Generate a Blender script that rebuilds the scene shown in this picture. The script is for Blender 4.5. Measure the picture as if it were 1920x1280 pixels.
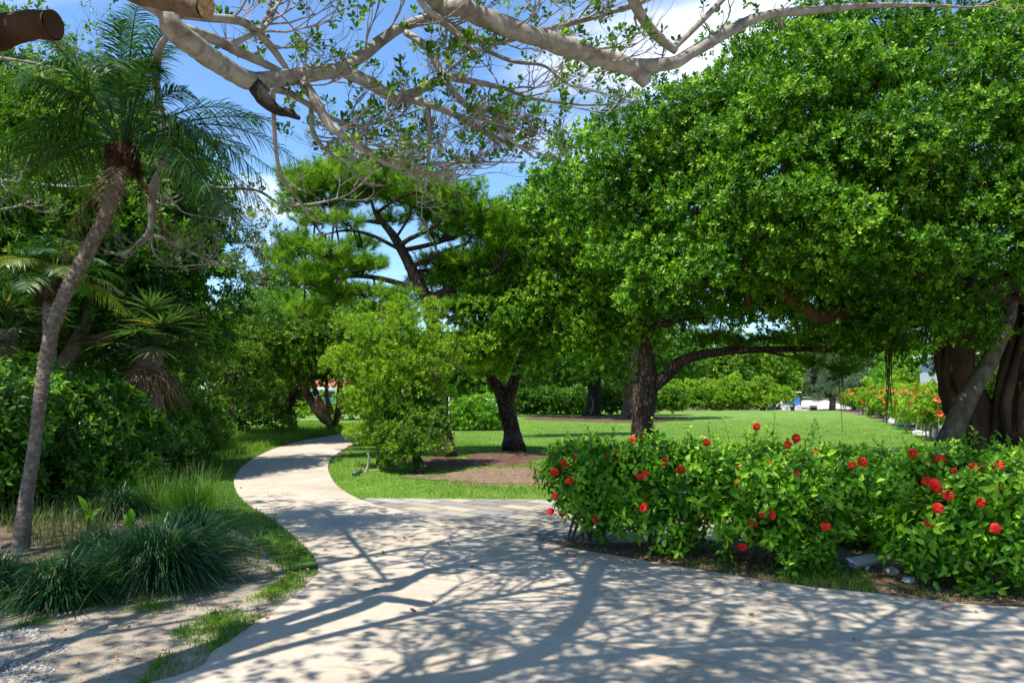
import bpy, math
import numpy as np
from mathutils import Vector, geometry
for o in list(bpy.data.objects): bpy.data.objects.remove(o)
scene = bpy.context.scene
COL = scene.collection
rng = np.random.default_rng(11)
R = math.radians

# ---------------------------------------------------------------- camera
F = 1493.3; CX = 960.0; HY = 730.0; H = 1.6
cam_data = bpy.data.cameras.new('camera')
cam = bpy.data.objects.new('camera', cam_data); COL.objects.link(cam)
cam.location = (0, 0, H); cam.rotation_euler = (R(90), 0, 0)
cam_data.sensor_width = 36.0; cam_data.lens = 36.0 * F / 1920.0
cam_data.shift_y = (HY - 640.0) / 1920.0
cam_data.clip_start = 0.05; cam_data.clip_end = 2000
scene.camera = cam
# ---------------------------------------------------------------- light
SUN_EL = 68.0; SUN_AZ = -128.0          # azimuth clockwise from +Y (behind the camera, to the left)
sd = Vector((math.sin(R(SUN_AZ)) * math.cos(R(SUN_EL)), math.cos(R(SUN_AZ)) * math.cos(R(SUN_EL)), math.sin(R(SUN_EL))))
sun_data = bpy.data.lights.new('sun', 'SUN'); sun_data.energy = 5.0; sun_data.angle = R(0.53)
sun_data.color = (1.0, 0.95, 0.86)
sun = bpy.data.objects.new('sun', sun_data); COL.objects.link(sun)
sun.rotation_euler = sd.to_track_quat('Z', 'Y').to_euler()
scene.view_settings.view_transform = 'Standard'; scene.view_settings.look = 'None'
scene.view_settings.exposure = 0.6; scene.view_settings.gamma = 1.0
scene.cycles.max_bounces = 6; scene.cycles.diffuse_bounces = 3; scene.cycles.glossy_bounces = 2
scene.cycles.transmission_bounces = 4; scene.cycles.transparent_max_bounces = 4
scene.cycles.caustics_reflective = False; scene.cycles.caustics_refractive = False
scene.cycles.sample_clamp_indirect = 4.0

W = bpy.data.worlds.new('World'); scene.world = W; W.use_nodes = True
wn, wl = W.node_tree.nodes, W.node_tree.links
wn.clear()
sky = wn.new('ShaderNodeTexSky'); sky.sky_type = 'NISHITA'; sky.sun_disc = False
sky.sun_elevation = R(SUN_EL); sky.sun_rotation = R(SUN_AZ)
sky.air_density = 1.0; sky.dust_density = 0.15; sky.ozone_density = 3.0
tc = wn.new('ShaderNodeTexCoord')
sep = wn.new('ShaderNodeSeparateXYZ'); wl.new(tc.outputs['Generated'], sep.inputs[0])
# flat cloud layer: project the view direction on a plane high above
dv = wn.new('ShaderNodeVectorMath'); dv.operation = 'DIVIDE'
mx = wn.new('ShaderNodeMath'); mx.operation = 'MAXIMUM'; mx.inputs[1].default_value = 0.04
wl.new(sep.outputs[2], mx.inputs[0])
cmb = wn.new('ShaderNodeCombineXYZ')
for k in range(3): wl.new(mx.outputs[0], cmb.inputs[k])
wl.new(tc.outputs['Generated'], dv.inputs[0]); wl.new(cmb.outputs[0], dv.inputs[1])
nz = wn.new('ShaderNodeTexNoise'); nz.inputs['Scale'].default_value = 0.9; nz.inputs['Detail'].default_value = 9
nz.inputs['Roughness'].default_value = 0.52; nz.inputs['Distortion'].default_value = 0.25
mp = wn.new('ShaderNodeMapping'); mp.inputs['Location'].default_value = (3.1, 5.2, 0); mp.inputs['Scale'].default_value = (1.0, 1.6, 1)
wl.new(dv.outputs[0], mp.inputs[0]); wl.new(mp.outputs[0], nz.inputs['Vector'])
# a big bank of cloud in one part of the sky: distance from its centre direction
def gauss(px, py, wdt):
    d = Vector(((px - CX) / F, 1.0, (HY - py) / F)).normalized()
    s = wn.new('ShaderNodeVectorMath'); s.operation = 'DISTANCE'; s.inputs[1].default_value = d
    wl.new(tc.outputs['Generated'], s.inputs[0])
    m = wn.new('ShaderNodeMapRange'); m.interpolation_type = 'SMOOTHSTEP'
    m.inputs['From Min'].default_value = wdt; m.inputs['From Max'].default_value = 0.0
    wl.new(s.outputs['Value'], m.inputs['Value']); return m.outputs[0]
acc = None
for (px, py, wdt, a) in ((1240, 60, .22, .22), (1000, 150, .15, .14), (1430, 70, .12, .18), (1200, 230, .12, .04),
                         (540, 410, .10, .16), (650, 50, .06, .16), (1600, -150, .5, .1)):
    g = gauss(px, py, wdt)
    m = wn.new('ShaderNodeMath'); m.operation = 'MULTIPLY'; m.inputs[1].default_value = a; wl.new(g, m.inputs[0])
    if acc is None: acc = m.outputs[0]
    else:
        ad = wn.new('ShaderNodeMath'); ad.operation = 'ADD'; wl.new(acc, ad.inputs[0]); wl.new(m.outputs[0], ad.inputs[1]); acc = ad.outputs[0]
ad = wn.new('ShaderNodeMath'); ad.operation = 'ADD'; wl.new(acc, ad.inputs[0]); wl.new(nz.outputs[0], ad.inputs[1])
cr = wn.new('ShaderNodeMapRange'); cr.interpolation_type = 'SMOOTHSTEP'
cr.inputs['From Min'].default_value = 0.56; cr.inputs['From Max'].default_value = 0.95; cr.inputs['To Max'].default_value = 0.88
wl.new(ad.outputs[0], cr.inputs['Value'])
tint = wn.new('ShaderNodeMix'); tint.data_type = 'RGBA'; tint.blend_type = 'MULTIPLY'
tint.inputs['Factor'].default_value = 1.0
tint.inputs[7].default_value = (0.82, 1.0, 1.15, 1)
wl.new(sky.outputs[0], tint.inputs[6])
mixc = wn.new('ShaderNodeMix'); mixc.data_type = 'RGBA'
wl.new(cr.outputs[0], mixc.inputs['Factor']); wl.new(tint.outputs[2], mixc.inputs[6])
mixc.inputs[7].default_value = (7.0, 7.4, 8.2, 1)
bg = wn.new('ShaderNodeBackground'); bg.inputs['Strength'].default_value = 0.14
out = wn.new('ShaderNodeOutputWorld')
wl.new(mixc.outputs[2], bg.inputs['Color']); wl.new(bg.outputs[0], out.inputs['Surface'])

# ---------------------------------------------------------------- materials
def newmat(name):
    m = bpy.data.materials.new(name); m.use_nodes = True
    nt = m.node_tree; b = nt.nodes['Principled BSDF']
    return m, nt, b, nt.nodes['Material Output']
def attr_node(nt, name='rnd'):
    a = nt.nodes.new('ShaderNodeAttribute'); a.attribute_name = name; return a
def ramp(nt, stops, interp='LINEAR'):
    r = nt.nodes.new('ShaderNodeValToRGB'); r.color_ramp.interpolation = interp
    el = r.color_ramp.elements
    while len(el) > 1: el.remove(el[-1])
    el[0].position = stops[0][0]; el[0].color = (*stops[0][1], 1)
    for p, c in stops[1:]:
        e = el.new(p); e.color = (*c, 1)
    return r
def noise(nt, scale, detail=5, rough=.55, dist=0, coord='Object', sc=None):
    t = nt.nodes.new('ShaderNodeTexCoord'); n = nt.nodes.new('ShaderNodeTexNoise')
    n.inputs['Scale'].default_value = scale; n.inputs['Detail'].default_value = detail
    n.inputs['Roughness'].default_value = rough; n.inputs['Distortion'].default_value = dist
    if sc:
        m = nt.nodes.new('ShaderNodeMapping'); m.inputs['Scale'].default_value = sc
        nt.links.new(t.outputs[coord], m.inputs[0]); nt.links.new(m.outputs[0], n.inputs['Vector'])
    else: nt.links.new(t.outputs[coord], n.inputs['Vector'])
    return n
def bump(nt, h, b, strength=.5, dist=.02):
    bm = nt.nodes.new('ShaderNodeBump'); bm.inputs['Strength'].default_value = strength
    bm.inputs['Distance'].default_value = dist
    nt.links.new(h, bm.inputs['Height']); nt.links.new(bm.outputs[0], b.inputs['Normal']); return bm
def leafmat(name, c0, c1, c2, rare=None, rough=.38, trans=.3, tcol=None, rare_p=.985, spec=.5):
    m, nt, b, out = newmat(name)
    a = attr_node(nt)
    st = [(0, c0), (.5, c1), (.93, c2)]
    if rare: st += [(rare_p - .002, c2), (rare_p, rare)]
    r = ramp(nt, st); nt.links.new(a.outputs['Fac'], r.inputs[0])
    b.inputs['Roughness'].default_value = rough
    b.inputs['Specular IOR Level'].default_value = spec
    nt.links.new(r.outputs[0], b.inputs['Base Color'])
    if trans > 0:
        t = nt.nodes.new('ShaderNodeBsdfTranslucent')
        mm = nt.nodes.new('ShaderNodeMix'); mm.data_type = 'RGBA'; mm.blend_type = 'MULTIPLY'; mm.inputs['Factor'].default_value = 1
        mm.inputs[7].default_value = (*(tcol or (2.0, 2.1, .9)), 1)
        nt.links.new(r.outputs[0], mm.inputs[6]); nt.links.new(mm.outputs[2], t.inputs['Color'])
        s = nt.nodes.new('ShaderNodeMixShader'); s.inputs[0].default_value = trans
        nt.links.new(b.outputs[0], s.inputs[1]); nt.links.new(t.outputs[0], s.inputs[2])
        nt.links.new(s.outputs[0], out.inputs['Surface'])
    return m
M = {}
M['ficus'] = leafmat('banyan_leaf', (.018, .065, .003), (.076, .215, .007), (.32, .52, .035), rare=(.75, .38, .02), rare_p=.9965, rough=.40, spec=.22, trans=.2)
M['ficus_far'] = leafmat('grove_leaf', (.026, .080, .004), (.110, .260, .010), (.36, .52, .035), rare=(.5, .3, .04), rare_p=.997, rough=.48, spec=.18, trans=.25)
M['over'] = leafmat('overhang_leaf', (.030, .090, .008), (.100, .215, .014), (.25, .38, .03), rare=(.45, .30, .03), rare_p=.99, rough=.38, spec=.25, trans=.4)
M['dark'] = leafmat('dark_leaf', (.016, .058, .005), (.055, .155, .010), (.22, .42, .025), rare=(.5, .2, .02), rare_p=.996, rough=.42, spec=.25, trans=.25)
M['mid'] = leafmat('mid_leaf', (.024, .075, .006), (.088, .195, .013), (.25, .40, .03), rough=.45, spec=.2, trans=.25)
M['bright'] = leafmat('bright_leaf', (.060, .170, .008), (.140, .320, .012), (.28, .48, .02), rough=.42, spec=.35)
M['yellowgreen'] = leafmat('yellowgreen_leaf', (.075, .170, .008), (.180, .330, .012), (.36, .47, .025), rare=(.5, .28, .05), rare_p=.985, rough=.45, spec=.3)
M['hib'] = leafmat('hibiscus_leaf', (.022, .088, .004), (.095, .275, .009), (.34, .56, .035), rare=(.5, .36, .03), rare_p=.992, rough=.40, spec=.28, trans=.25)
M['needle'] = leafmat('pine_needle', (.040, .120, .010), (.120, .265, .018), (.30, .45, .04), rare=(.26, .14, .05), rare_p=.975, rough=.55, spec=.12, trans=.4)
M['greyneedle'] = leafmat('grey_needle', (0.042, 0.085, 0.035), (0.078, 0.137, 0.050), (0.120, 0.182, 0.070), rough=.6, trans=.2)
M['palm'] = leafmat('palm_leaf', (.012, .050, .008), (.035, .110, .014), (.11, .24, .03), rare=(.28, .25, .03), rare_p=.96, rough=.40, spec=.3, trans=.2)
M['fan'] = leafmat('fan_palm_leaf', (0.024, 0.066, 0.018), (0.050, 0.110, 0.030), (0.110, 0.176, 0.050), rare=(.3, .18, .07), rare_p=.95, rough=.35)
M['dryleaf'] = leafmat('dead_frond', (.10, .06, .03), (.2, .12, .06), (.32, .21, .11), rough=.7, trans=.1)
M['mondo'] = leafmat('tussock_blade', (.006, .030, .008), (.014, .068, .014), (.045, .15, .025), rare=(.3, .25, .1), rare_p=.985, rough=.42, trans=.15, spec=.35)
M['grass'] = leafmat('grass_blade', (.06, .15, .012), (.13, .26, .020), (.22, .36, .04), rare=(.4, .32, .12), rare_p=.955, rough=.55, spec=.2)
M['tallgrass'] = leafmat('tall_grass_blade', (.06, .15, .015), (.13, .28, .02), (.26, .38, .05), rare=(.5, .4, .18), rare_p=.9, rough=.5)
M['drygrass'] = leafmat('dry_grass_blade', (.05, .09, .018), (.11, .15, .035), (.26, .24, .10), rough=.6)
M['fallen'] = leafmat('fallen_leaf', (.09, .035, .015), (.2, .085, .035), (.33, .18, .08), rough=.6, trans=0)
M['petal'] = leafmat('red_petal', (.62, .012, .006), (.72, .016, .008), (.80, .03, .015), rough=.5, trans=.12, tcol=(1, .8, .6), spec=.2)
M['pinkpetal'] = leafmat('fallen_petal', (.45, .01, .05), (.5, .02, .06), (.6, .03, .08), rough=.6, trans=.1, tcol=(1, 1, 1))
M['orangepetal'] = leafmat('orange_petal', (.75, .08, .03), (.85, .16, .05), (.85, .22, .1), rough=.5, trans=.2, tcol=(1, 1, 1))

def solid(name, col, rough=.6, metal=0, spec=.5):
    m, nt, b, out = newmat(name)
    b.inputs['Base Color'].default_value = (*col, 1); b.inputs['Roughness'].default_value = rough
    b.inputs['Metallic'].default_value = metal; b.inputs['Specular IOR Level'].default_value = spec
    return m
def mottled(name, stops, scale=4, detail=6, rough=.8, bs=.4, bd=.02, sc=None, scale2=None, rgh=.6):
    m, nt, b, out = newmat(name)
    n = noise(nt, scale, detail, rgh, .3, sc=sc)
    r = ramp(nt, stops); nt.links.new(n.outputs[0], r.inputs[0])
    nt.links.new(r.outputs[0], b.inputs['Base Color']); b.inputs['Roughness'].default_value = rough
    n2 = noise(nt, scale2 or scale * 3, 6, .65, sc=sc); bump(nt, n2.outputs[0], b, bs, bd)
    b.inputs['Specular IOR Level'].default_value = .25
    return m
M['greybark'] = mottled('pale_grey_bark', [(.25, (.13, .105, .085)), (.42, (.27, .235, .20)), (.55, (.40, .365, .32)), (.75, (.56, .52, .46))], 9, 8, .85, .7, .012, scale2=34)
M['twigbark'] = mottled('twig_bark', [(.3, (.20, .16, .14)), (.7, (.44, .39, .36))], 6, 4, .85, .2, .004)
M['blackbark'] = mottled('near_black_bark', [(.3, (.015, .012, .01)), (.7, (.06, .05, .045))], 12, 5, .9, .8, .02)  # near black bark colour for the broken stub and the far dark trunk
M['cutwood'] = mottled('sawn_wood', [(.3, (.30, .17, .07)), (.7, (.55, .36, .17))], 10, 4, .7, .2, .004)
def ringwood():
    m, nt, b, out = newmat('ringed_sawn_wood'); t = nt.nodes.new('ShaderNodeTexCoord')
    w = nt.nodes.new('ShaderNodeTexNoise'); w.inputs['Scale'].default_value = 40; w.inputs['Detail'].default_value = 6; nt.links.new(t.outputs['Object'], w.inputs['Vector'])
    r = ramp(nt, [(.25, (.16, .08, .035)), (.5, (.40, .24, .11)), (.7, (.55, .37, .19))]); nt.links.new(w.outputs[0], r.inputs[0]); nt.links.new(r.outputs[0], b.inputs['Base Color'])
    b.inputs['Roughness'].default_value = .85; bump(nt, w.outputs[0], b, .8, .01); return m
M['cutwood'] = ringwood()
M['banyanbark'] = mottled('banyan_bark', [(.3, (.028, .013, .007)), (.5, (.080, .040, .020)), (.72, (.15, .085, .045))], 3, 8, .9, 1.0, .03, sc=(1, 1, .35), scale2=14)
M['rootbark'] = mottled('aerial_root_bark', [(.3, (.055, .038, .022)), (.5, (.125, .09, .052)), (.72, (.22, .175, .11))], 6, 7, .85, .6, .015, sc=(1, 1, .6))
M['brownbark'] = mottled('brown_bark', [(.3, (.10, .065, .038)), (.5, (.19, .13, .08)), (.72, (.30, .22, .14))], 5, 7, .9, .7, .02, sc=(1, 1, .5), scale2=18)
M['fibre'] = mottled('palm_fibre', [(.3, (.035, .015, .008)), (.5, (.10, .045, .022)), (.75, (.22, .12, .07))], 14, 8, .95, 1.0, .04, sc=(1, 1, .3))
def pinebark():
    m, nt, b, out = newmat('pine_bark')
    t = nt.nodes.new('ShaderNodeTexCoord'); mpg = nt.nodes.new('ShaderNodeMapping'); mpg.inputs['Scale'].default_value = (1, 1, .4)
    v = nt.nodes.new('ShaderNodeTexVoronoi'); v.inputs['Scale'].default_value = 16; v.feature = 'DISTANCE_TO_EDGE'
    nt.links.new(t.outputs['Object'], mpg.inputs[0])
    nn = nt.nodes.new('ShaderNodeTexNoise'); nn.inputs['Scale'].default_value = 6; nn.inputs['Detail'].default_value = 6
    nt.links.new(mpg.outputs[0], nn.inputs['Vector'])
    ml = nt.nodes.new('ShaderNodeMix'); ml.data_type = 'RGBA'; ml.inputs['Factor'].default_value = .12
    nt.links.new(mpg.outputs[0], ml.inputs[6]); nt.links.new(nn.outputs['Color'], ml.inputs[7])
    nt.links.new(ml.outputs[2], v.inputs['Vector'])
    r = ramp(nt, [(0, (.030, .018, .013)), (.12, (.085, .052, .040)), (.4, (.19, .13, .105))]); nt.links.new(v.outputs['Distance'], r.inputs[0])
    mm = nt.nodes.new('ShaderNodeMix'); mm.data_type = 'RGBA'; mm.blend_type = 'MULTIPLY'; mm.inputs['Factor'].default_value = .8
    r2 = ramp(nt, [(.3, (.5, .45, .42)), (.7, (1.25, 1.2, 1.15))]); nt.links.new(nn.outputs[0], r2.inputs[0])
    nt.links.new(r.outputs[0], mm.inputs[6]); nt.links.new(r2.outputs[0], mm.inputs[7])
    nt.links.new(mm.outputs[2], b.inputs['Base Color']); b.inputs['Roughness'].default_value = .9
    b.inputs['Specular IOR Level'].default_value = .2
    bump(nt, v.outputs['Distance'], b, .9, .05); return m
M['pinebark'] = pinebark()
def palmbark():
    m, nt, b, out = newmat('palm_trunk_bark')
    a = attr_node(nt, 'along')
    n = noise(nt, 18, 6, .6)
    r = ramp(nt, [(.25, (.07, .045, .03)), (.5, (.17, .125, .09)), (.75, (.34, .285, .23))]); nt.links.new(n.outputs[0], r.inputs[0])
    nt.links.new(r.outputs[0], b.inputs['Base Color']); b.inputs['Roughness'].default_value = .9
    bump(nt, n.outputs[0], b, .6, .01); return m
M['palmbark'] = palmbark()

# ---- ground materials
def mat_path():
    m, nt, b, out = newmat('concrete_path')
    n1 = noise(nt, .55, 6, .6, .4); n2 = noise(nt, 8, 8, .7); n3 = noise(nt, 90, 3, .6)
    r1 = ramp(nt, [(.28, (.375, .312, .242)), (.5, (.468, .398, .315)), (.72, (.53, .46, .372))]); nt.links.new(n1.outputs[0], r1.inputs[0])
    r2 = ramp(nt, [(.25, (.82, .80, .77)), (.5, (1, 1, 1)), (.8, (1.08, 1.06, 1.03))]); nt.links.new(n2.outputs[0], r2.inputs[0])
    r3 = ramp(nt, [(.22, (.62, .58, .52)), (.36, (1, 1, 1)), (.8, (1.05, 1.05, 1.05))]); nt.links.new(n3.outputs[0], r3.inputs[0])
    a = nt.nodes.new('ShaderNodeMix'); a.data_type = 'RGBA'; a.blend_type = 'MULTIPLY'; a.inputs['Factor'].default_value = 1
    c = nt.nodes.new('ShaderNodeMix'); c.data_type = 'RGBA'; c.blend_type = 'MULTIPLY'; c.inputs['Factor'].default_value = .75
    nt.links.new(r1.outputs[0], a.inputs[6]); nt.links.new(r2.outputs[0], a.inputs[7])
    nt.links.new(a.outputs[2], c.inputs[6]); nt.links.new(r3.outputs[0], c.inputs[7])
    # small dark stains
    n4 = noise(nt, 1.7, 10, .75, .6)
    r4 = ramp(nt, [(.30, (.62, .58, .52)), (.40, (.86, .84, .80)), (.5, (1, 1, 1))]); nt.links.new(n4.outputs[0], r4.inputs[0])
    d = nt.nodes.new('ShaderNodeMix'); d.data_type = 'RGBA'; d.blend_type = 'MULTIPLY'; d.inputs['Factor'].default_value = .8
    nt.links.new(c.outputs[2], d.inputs[6]); nt.links.new(r4.outputs[0], d.inputs[7])
    nt.links.new(d.outputs[2], b.inputs['Base Color']); b.inputs['Roughness'].default_value = .85
    b.inputs['Specular IOR Level'].default_value = .25
    bump(nt, n3.outputs[0], b, .35, .006); return m
M['path'] = mat_path()
def mat_paving():
    m, nt, b, out = newmat('stone_paving_slabs')
    t = nt.nodes.new('ShaderNodeTexCoord'); mp_ = nt.nodes.new('ShaderNodeMapping')
    mp_.inputs['Rotation'].default_value = (0, 0, R(38)); nt.links.new(t.outputs['Object'], mp_.inputs[0])
    br = nt.nodes.new('ShaderNodeTexBrick'); br.inputs['Scale'].default_value = 1.0
    br.inputs['Brick Width'].default_value = .62; br.inputs['Row Height'].default_value = .31
    br.inputs['Mortar Size'].default_value = .012; br.inputs['Bias'].default_value = 0
    br.inputs['Color1'].default_value = (0, 0, 0, 1); br.inputs['Color2'].default_value = (1, 1, 1, 1); br.inputs['Mortar'].default_value = (.5, .5, .5, 1)
    nt.links.new(mp_.outputs[0], br.inputs['Vector'])
    r = ramp(nt, [(0, (.17, .165, .16)), (.3, (.36, .31, .24)), (.5, (.26, .255, .25)), (.75, (.44, .36, .25)), (1, (.36, .345, .32))])
    nt.links.new(br.outputs['Color'], r.inputs[0])
    n = noise(nt, 3.5, 8, .65, .5); r2 = ramp(nt, [(.3, (.62, .62, .64)), (.5, (1, 1, 1)), (.75, (1.15, 1.08, .96))]); nt.links.new(n.outputs[0], r2.inputs[0])
    a = nt.nodes.new('ShaderNodeMix'); a.data_type = 'RGBA'; a.blend_type = 'MULTIPLY'; a.inputs['Factor'].default_value = 1
    nt.links.new(r.outputs[0], a.inputs[6]); nt.links.new(r2.outputs[0], a.inputs[7])
    c = nt.nodes.new('ShaderNodeMix'); c.data_type = 'RGBA'; nt.links.new(br.outputs['Fac'], c.inputs['Factor'])
    nt.links.new(a.outputs[2], c.inputs[6]); c.inputs[7].default_value = (.06, .052, .045, 1)
    nt.links.new(c.outputs[2], b.inputs['Base Color']); b.inputs['Roughness'].default_value = .8
    b.inputs['Specular IOR Level'].default_value = .3
    n2 = noise(nt, 20, 5, .6); bump(nt, n2.outputs[0], b, .3, .008); return m
M['paving'] = mat_paving()
M['soil'] = mottled('leaf_litter_soil', [(.3, (.065, .045, .028)), (.5, (.15, .108, .068)), (.65, (.23, .17, .11)), (.8, (.36, .29, .20))], 12, 10, .95, .9, .03, scale2=40, rgh=.72)
M['mulch'] = mottled('red_brown_mulch', [(.3, (.06, .03, .02)), (.5, (.125, .068, .045)), (.7, (.19, .12, .08))], 5, 10, .95, .9, .03, scale2=50, rgh=.7)
M['mulchpale'] = mottled('bare_soil', [(.3, (.12, .075, .05)), (.5, (.21, .14, .095)), (.7, (.32, .24, .17))], 7, 10, .95, .9, .02, scale2=50, rgh=.7)
M['sand'] = mottled('coral_sand', [(.25, (.15, .115, .08)), (.42, (.29, .235, .175)), (.56, (.40, .335, .255)), (.75, (.50, .43, .34))], 4.5, 10, .95, .8, .02, scale2=60, rgh=.72)
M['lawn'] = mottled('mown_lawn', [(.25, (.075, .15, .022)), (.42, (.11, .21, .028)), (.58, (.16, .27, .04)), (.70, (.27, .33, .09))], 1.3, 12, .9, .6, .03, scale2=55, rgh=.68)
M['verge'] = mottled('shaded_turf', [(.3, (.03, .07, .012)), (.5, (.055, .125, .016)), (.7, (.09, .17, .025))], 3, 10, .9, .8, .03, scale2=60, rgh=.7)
M['gravel'] = leafmat('grey_gravel', (.10, .105, .11), (.26, .265, .27), (.48, .47, .45), rough=.8, trans=0)
M['stone'] = mottled('pale_stone', [(.3, (.28, .22, .14)), (.5, (.45, .38, .27)), (.7, (.60, .55, .45))], 9, 8, .9, .6, .02)
M['steel'] = solid('brushed_grey_metal', (.50, .52, .54), .38, .35)
M['darksteel'] = solid('dark_grey_metal', (.10, .11, .12), .4, .3)
M['black'] = solid('black_plastic', (.012, .012, .013), .4)
M['white'] = solid('white_paint', (.78, .78, .76), .4)
M['bluepaint_and_reflection'] = solid('blue_panel_and_reflection', (.06, .25, .62), .35)  # van and door paint; also the reflection coloured onto the cart windscreen
M['glass'] = solid('dark_glass', (.03, .05, .08), .06, 0, .8)
M['rubber'] = solid('black_rubber', (.02, .02, .02), .8)
M['tan'] = solid('beige_vinyl', (.45, .36, .25), .6)
M['lamp'] = solid('lamp_lens', (.55, .55, .52), .15)
M['hose'] = solid('green_hose', (.01, .16, .12), .4)
M['plaster'] = mottled('white_plaster', [(.3, (.58, .57, .54)), (.7, (.78, .77, .74))], 2, 6, .8, .1, .01)
M['render'] = mottled('pale_render', [(.3, (.5, .46, .42)), (.7, (.7, .66, .61))], 2, 6, .8, .1, .01)
M['roadmat'] = mottled('pale_road', [(.3, (.42, .38, .34)), (.7, (.56, .51, .46))], 1, 6, .85, .1, .01)
def rooftile():
    m, nt, b, out = newmat('red_roof_tiles')
    t = nt.nodes.new('ShaderNodeTexCoord'); w = nt.nodes.new('ShaderNodeTexWave'); w.inputs['Scale'].default_value = 2.2
    nt.links.new(t.outputs['Object'], w.inputs['Vector'])
    n = noise(nt, 3, 6, .6); r = ramp(nt, [(.3, (.28, .07, .035)), (.5, (.42, .13, .07)), (.75, (.55, .24, .15))]); nt.links.new(n.outputs[0], r.inputs[0])
    nt.links.new(r.outputs[0], b.inputs['Base Color']); bump(nt, w.outputs[0], b, .8, .06); b.inputs['Roughness'].default_value = .8; return m
M['roof'] = rooftile()
def corrugated():
    m, nt, b, out = newmat('corrugated_cladding')
    t = nt.nodes.new('ShaderNodeTexCoord'); w = nt.nodes.new('ShaderNodeTexWave'); w.inputs['Scale'].default_value = 3
    nt.links.new(t.outputs['Object'], w.inputs['Vector'])
    b.inputs['Base Color'].default_value = (.55, .58, .62, 1); bump(nt, w.outputs[0], b, 1, .04); b.inputs['Roughness'].default_value = .5; return m
M['corr'] = corrugated()

# ---------------------------------------------------------------- helpers
def P(px, py, d): return np.array([(px - CX) / F * d, d, H + (HY - py) / F * d])
def G(px, py, z=0.0):
    d = (H - z) * F / (py - HY); return np.array([(px - CX) / F * d, d, z])
def mesh_np(name, V, faces, mat, parent=None, rnd=None, smooth=False, col=None):
    """faces: list of int arrays (n,k)."""
    V = np.asarray(V, dtype=np.float64)
    if parent is not None and '_loc' in parent: V = V - np.array(parent['_loc'])
    V = V.astype(np.float32)
    if not isinstance(faces, (list, tuple)): faces = [faces]
    faces = [np.asarray(f, dtype=np.int32) for f in faces if len(f)]
    me = bpy.data.meshes.new(name)
    nl = sum(f.size for f in faces); nf = sum(len(f) for f in faces)
    me.vertices.add(len(V)); me.vertices.foreach_set('co', V.ravel())
    me.loops.add(nl); me.polygons.add(nf)
    me.loops.foreach_set('vertex_index', np.concatenate([f.ravel() for f in faces]))
    tot = np.concatenate([np.full(len(f), f.shape[1], dtype=np.int32) for f in faces])
    st = np.concatenate([[0], np.cumsum(tot)[:-1]]).astype(np.int32)
    me.polygons.foreach_set('loop_start', st); me.polygons.foreach_set('loop_total', tot)
    me.polygons.foreach_set('use_smooth', np.full(nf, smooth, dtype=bool))
    me.update(calc_edges=True)
    if rnd is not None:
        a = me.attributes.new('rnd', 'FLOAT', 'POINT'); a.data.foreach_set('value', np.asarray(rnd, dtype=np.float32))
    me.materials.append(mat)
    o = bpy.data.objects.new(name, me); COL.objects.link(o)
    if parent is not None:
        o.parent = parent
        if '_loc' in parent: o['_loc'] = parent['_loc']
    return o
def thing(name, label, cat, loc, group=None, local=False):
    o = bpy.data.objects.new(name, None); COL.objects.link(o)
    o.empty_display_size = .2
    o.location = [float(v) for v in loc]; o['label'] = label; o['category'] = cat
    if not local: o['_loc'] = [float(v) for v in loc]
    if group: o['group'] = group
    return o
def tag(o, label, cat, group=None):
    o['label'] = label; o['category'] = cat
    if group: o['group'] = group
    return o
def struct(o): o['kind'] = 'structure'; return o
def norm(a, ax=-1): return a / np.maximum(np.linalg.norm(a, axis=ax, keepdims=True), 1e-9)
def catmull(pts, n):
    pts = np.asarray(pts, float)
    if len(pts) < 3:
        t = np.linspace(0, 1, n)[:, None]; return pts[0] * (1 - t) + pts[-1] * t
    p = np.vstack([2 * pts[0] - pts[1], pts, 2 * pts[-1] - pts[-2]])
    u = np.linspace(0, len(pts) - 1 - 1e-6, n); i = u.astype(int); t = (u - i)[:, None]
    p0, p1, p2, p3 = p[i], p[i + 1], p[i + 2], p[i + 3]
    return .5 * ((2 * p1) + (-p0 + p2) * t + (2 * p0 - 5 * p1 + 4 * p2 - p3) * t ** 2 + (-p0 + 3 * p1 - 3 * p2 + p3) * t ** 3)
class Acc:
    def __init__(s): s.V = []; s.F = {}; s.n = 0; s.R = []
    def add(s, V, *Fs, rnd=None):
        for f in Fs:
            if len(f): s.F.setdefault(f.shape[1], []).append(f + s.n)
        s.V.append(V); s.n += len(V)
        s.R.append(np.full(len(V), .5) if rnd is None else rnd)
    def build(s, name, mat, parent=None, smooth=False):
        if not s.V: return None
        return mesh_np(name, np.vstack(s.V), [np.vstack(v) for v in s.F.values()], mat, parent, rnd=np.concatenate(s.R), smooth=smooth)
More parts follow.
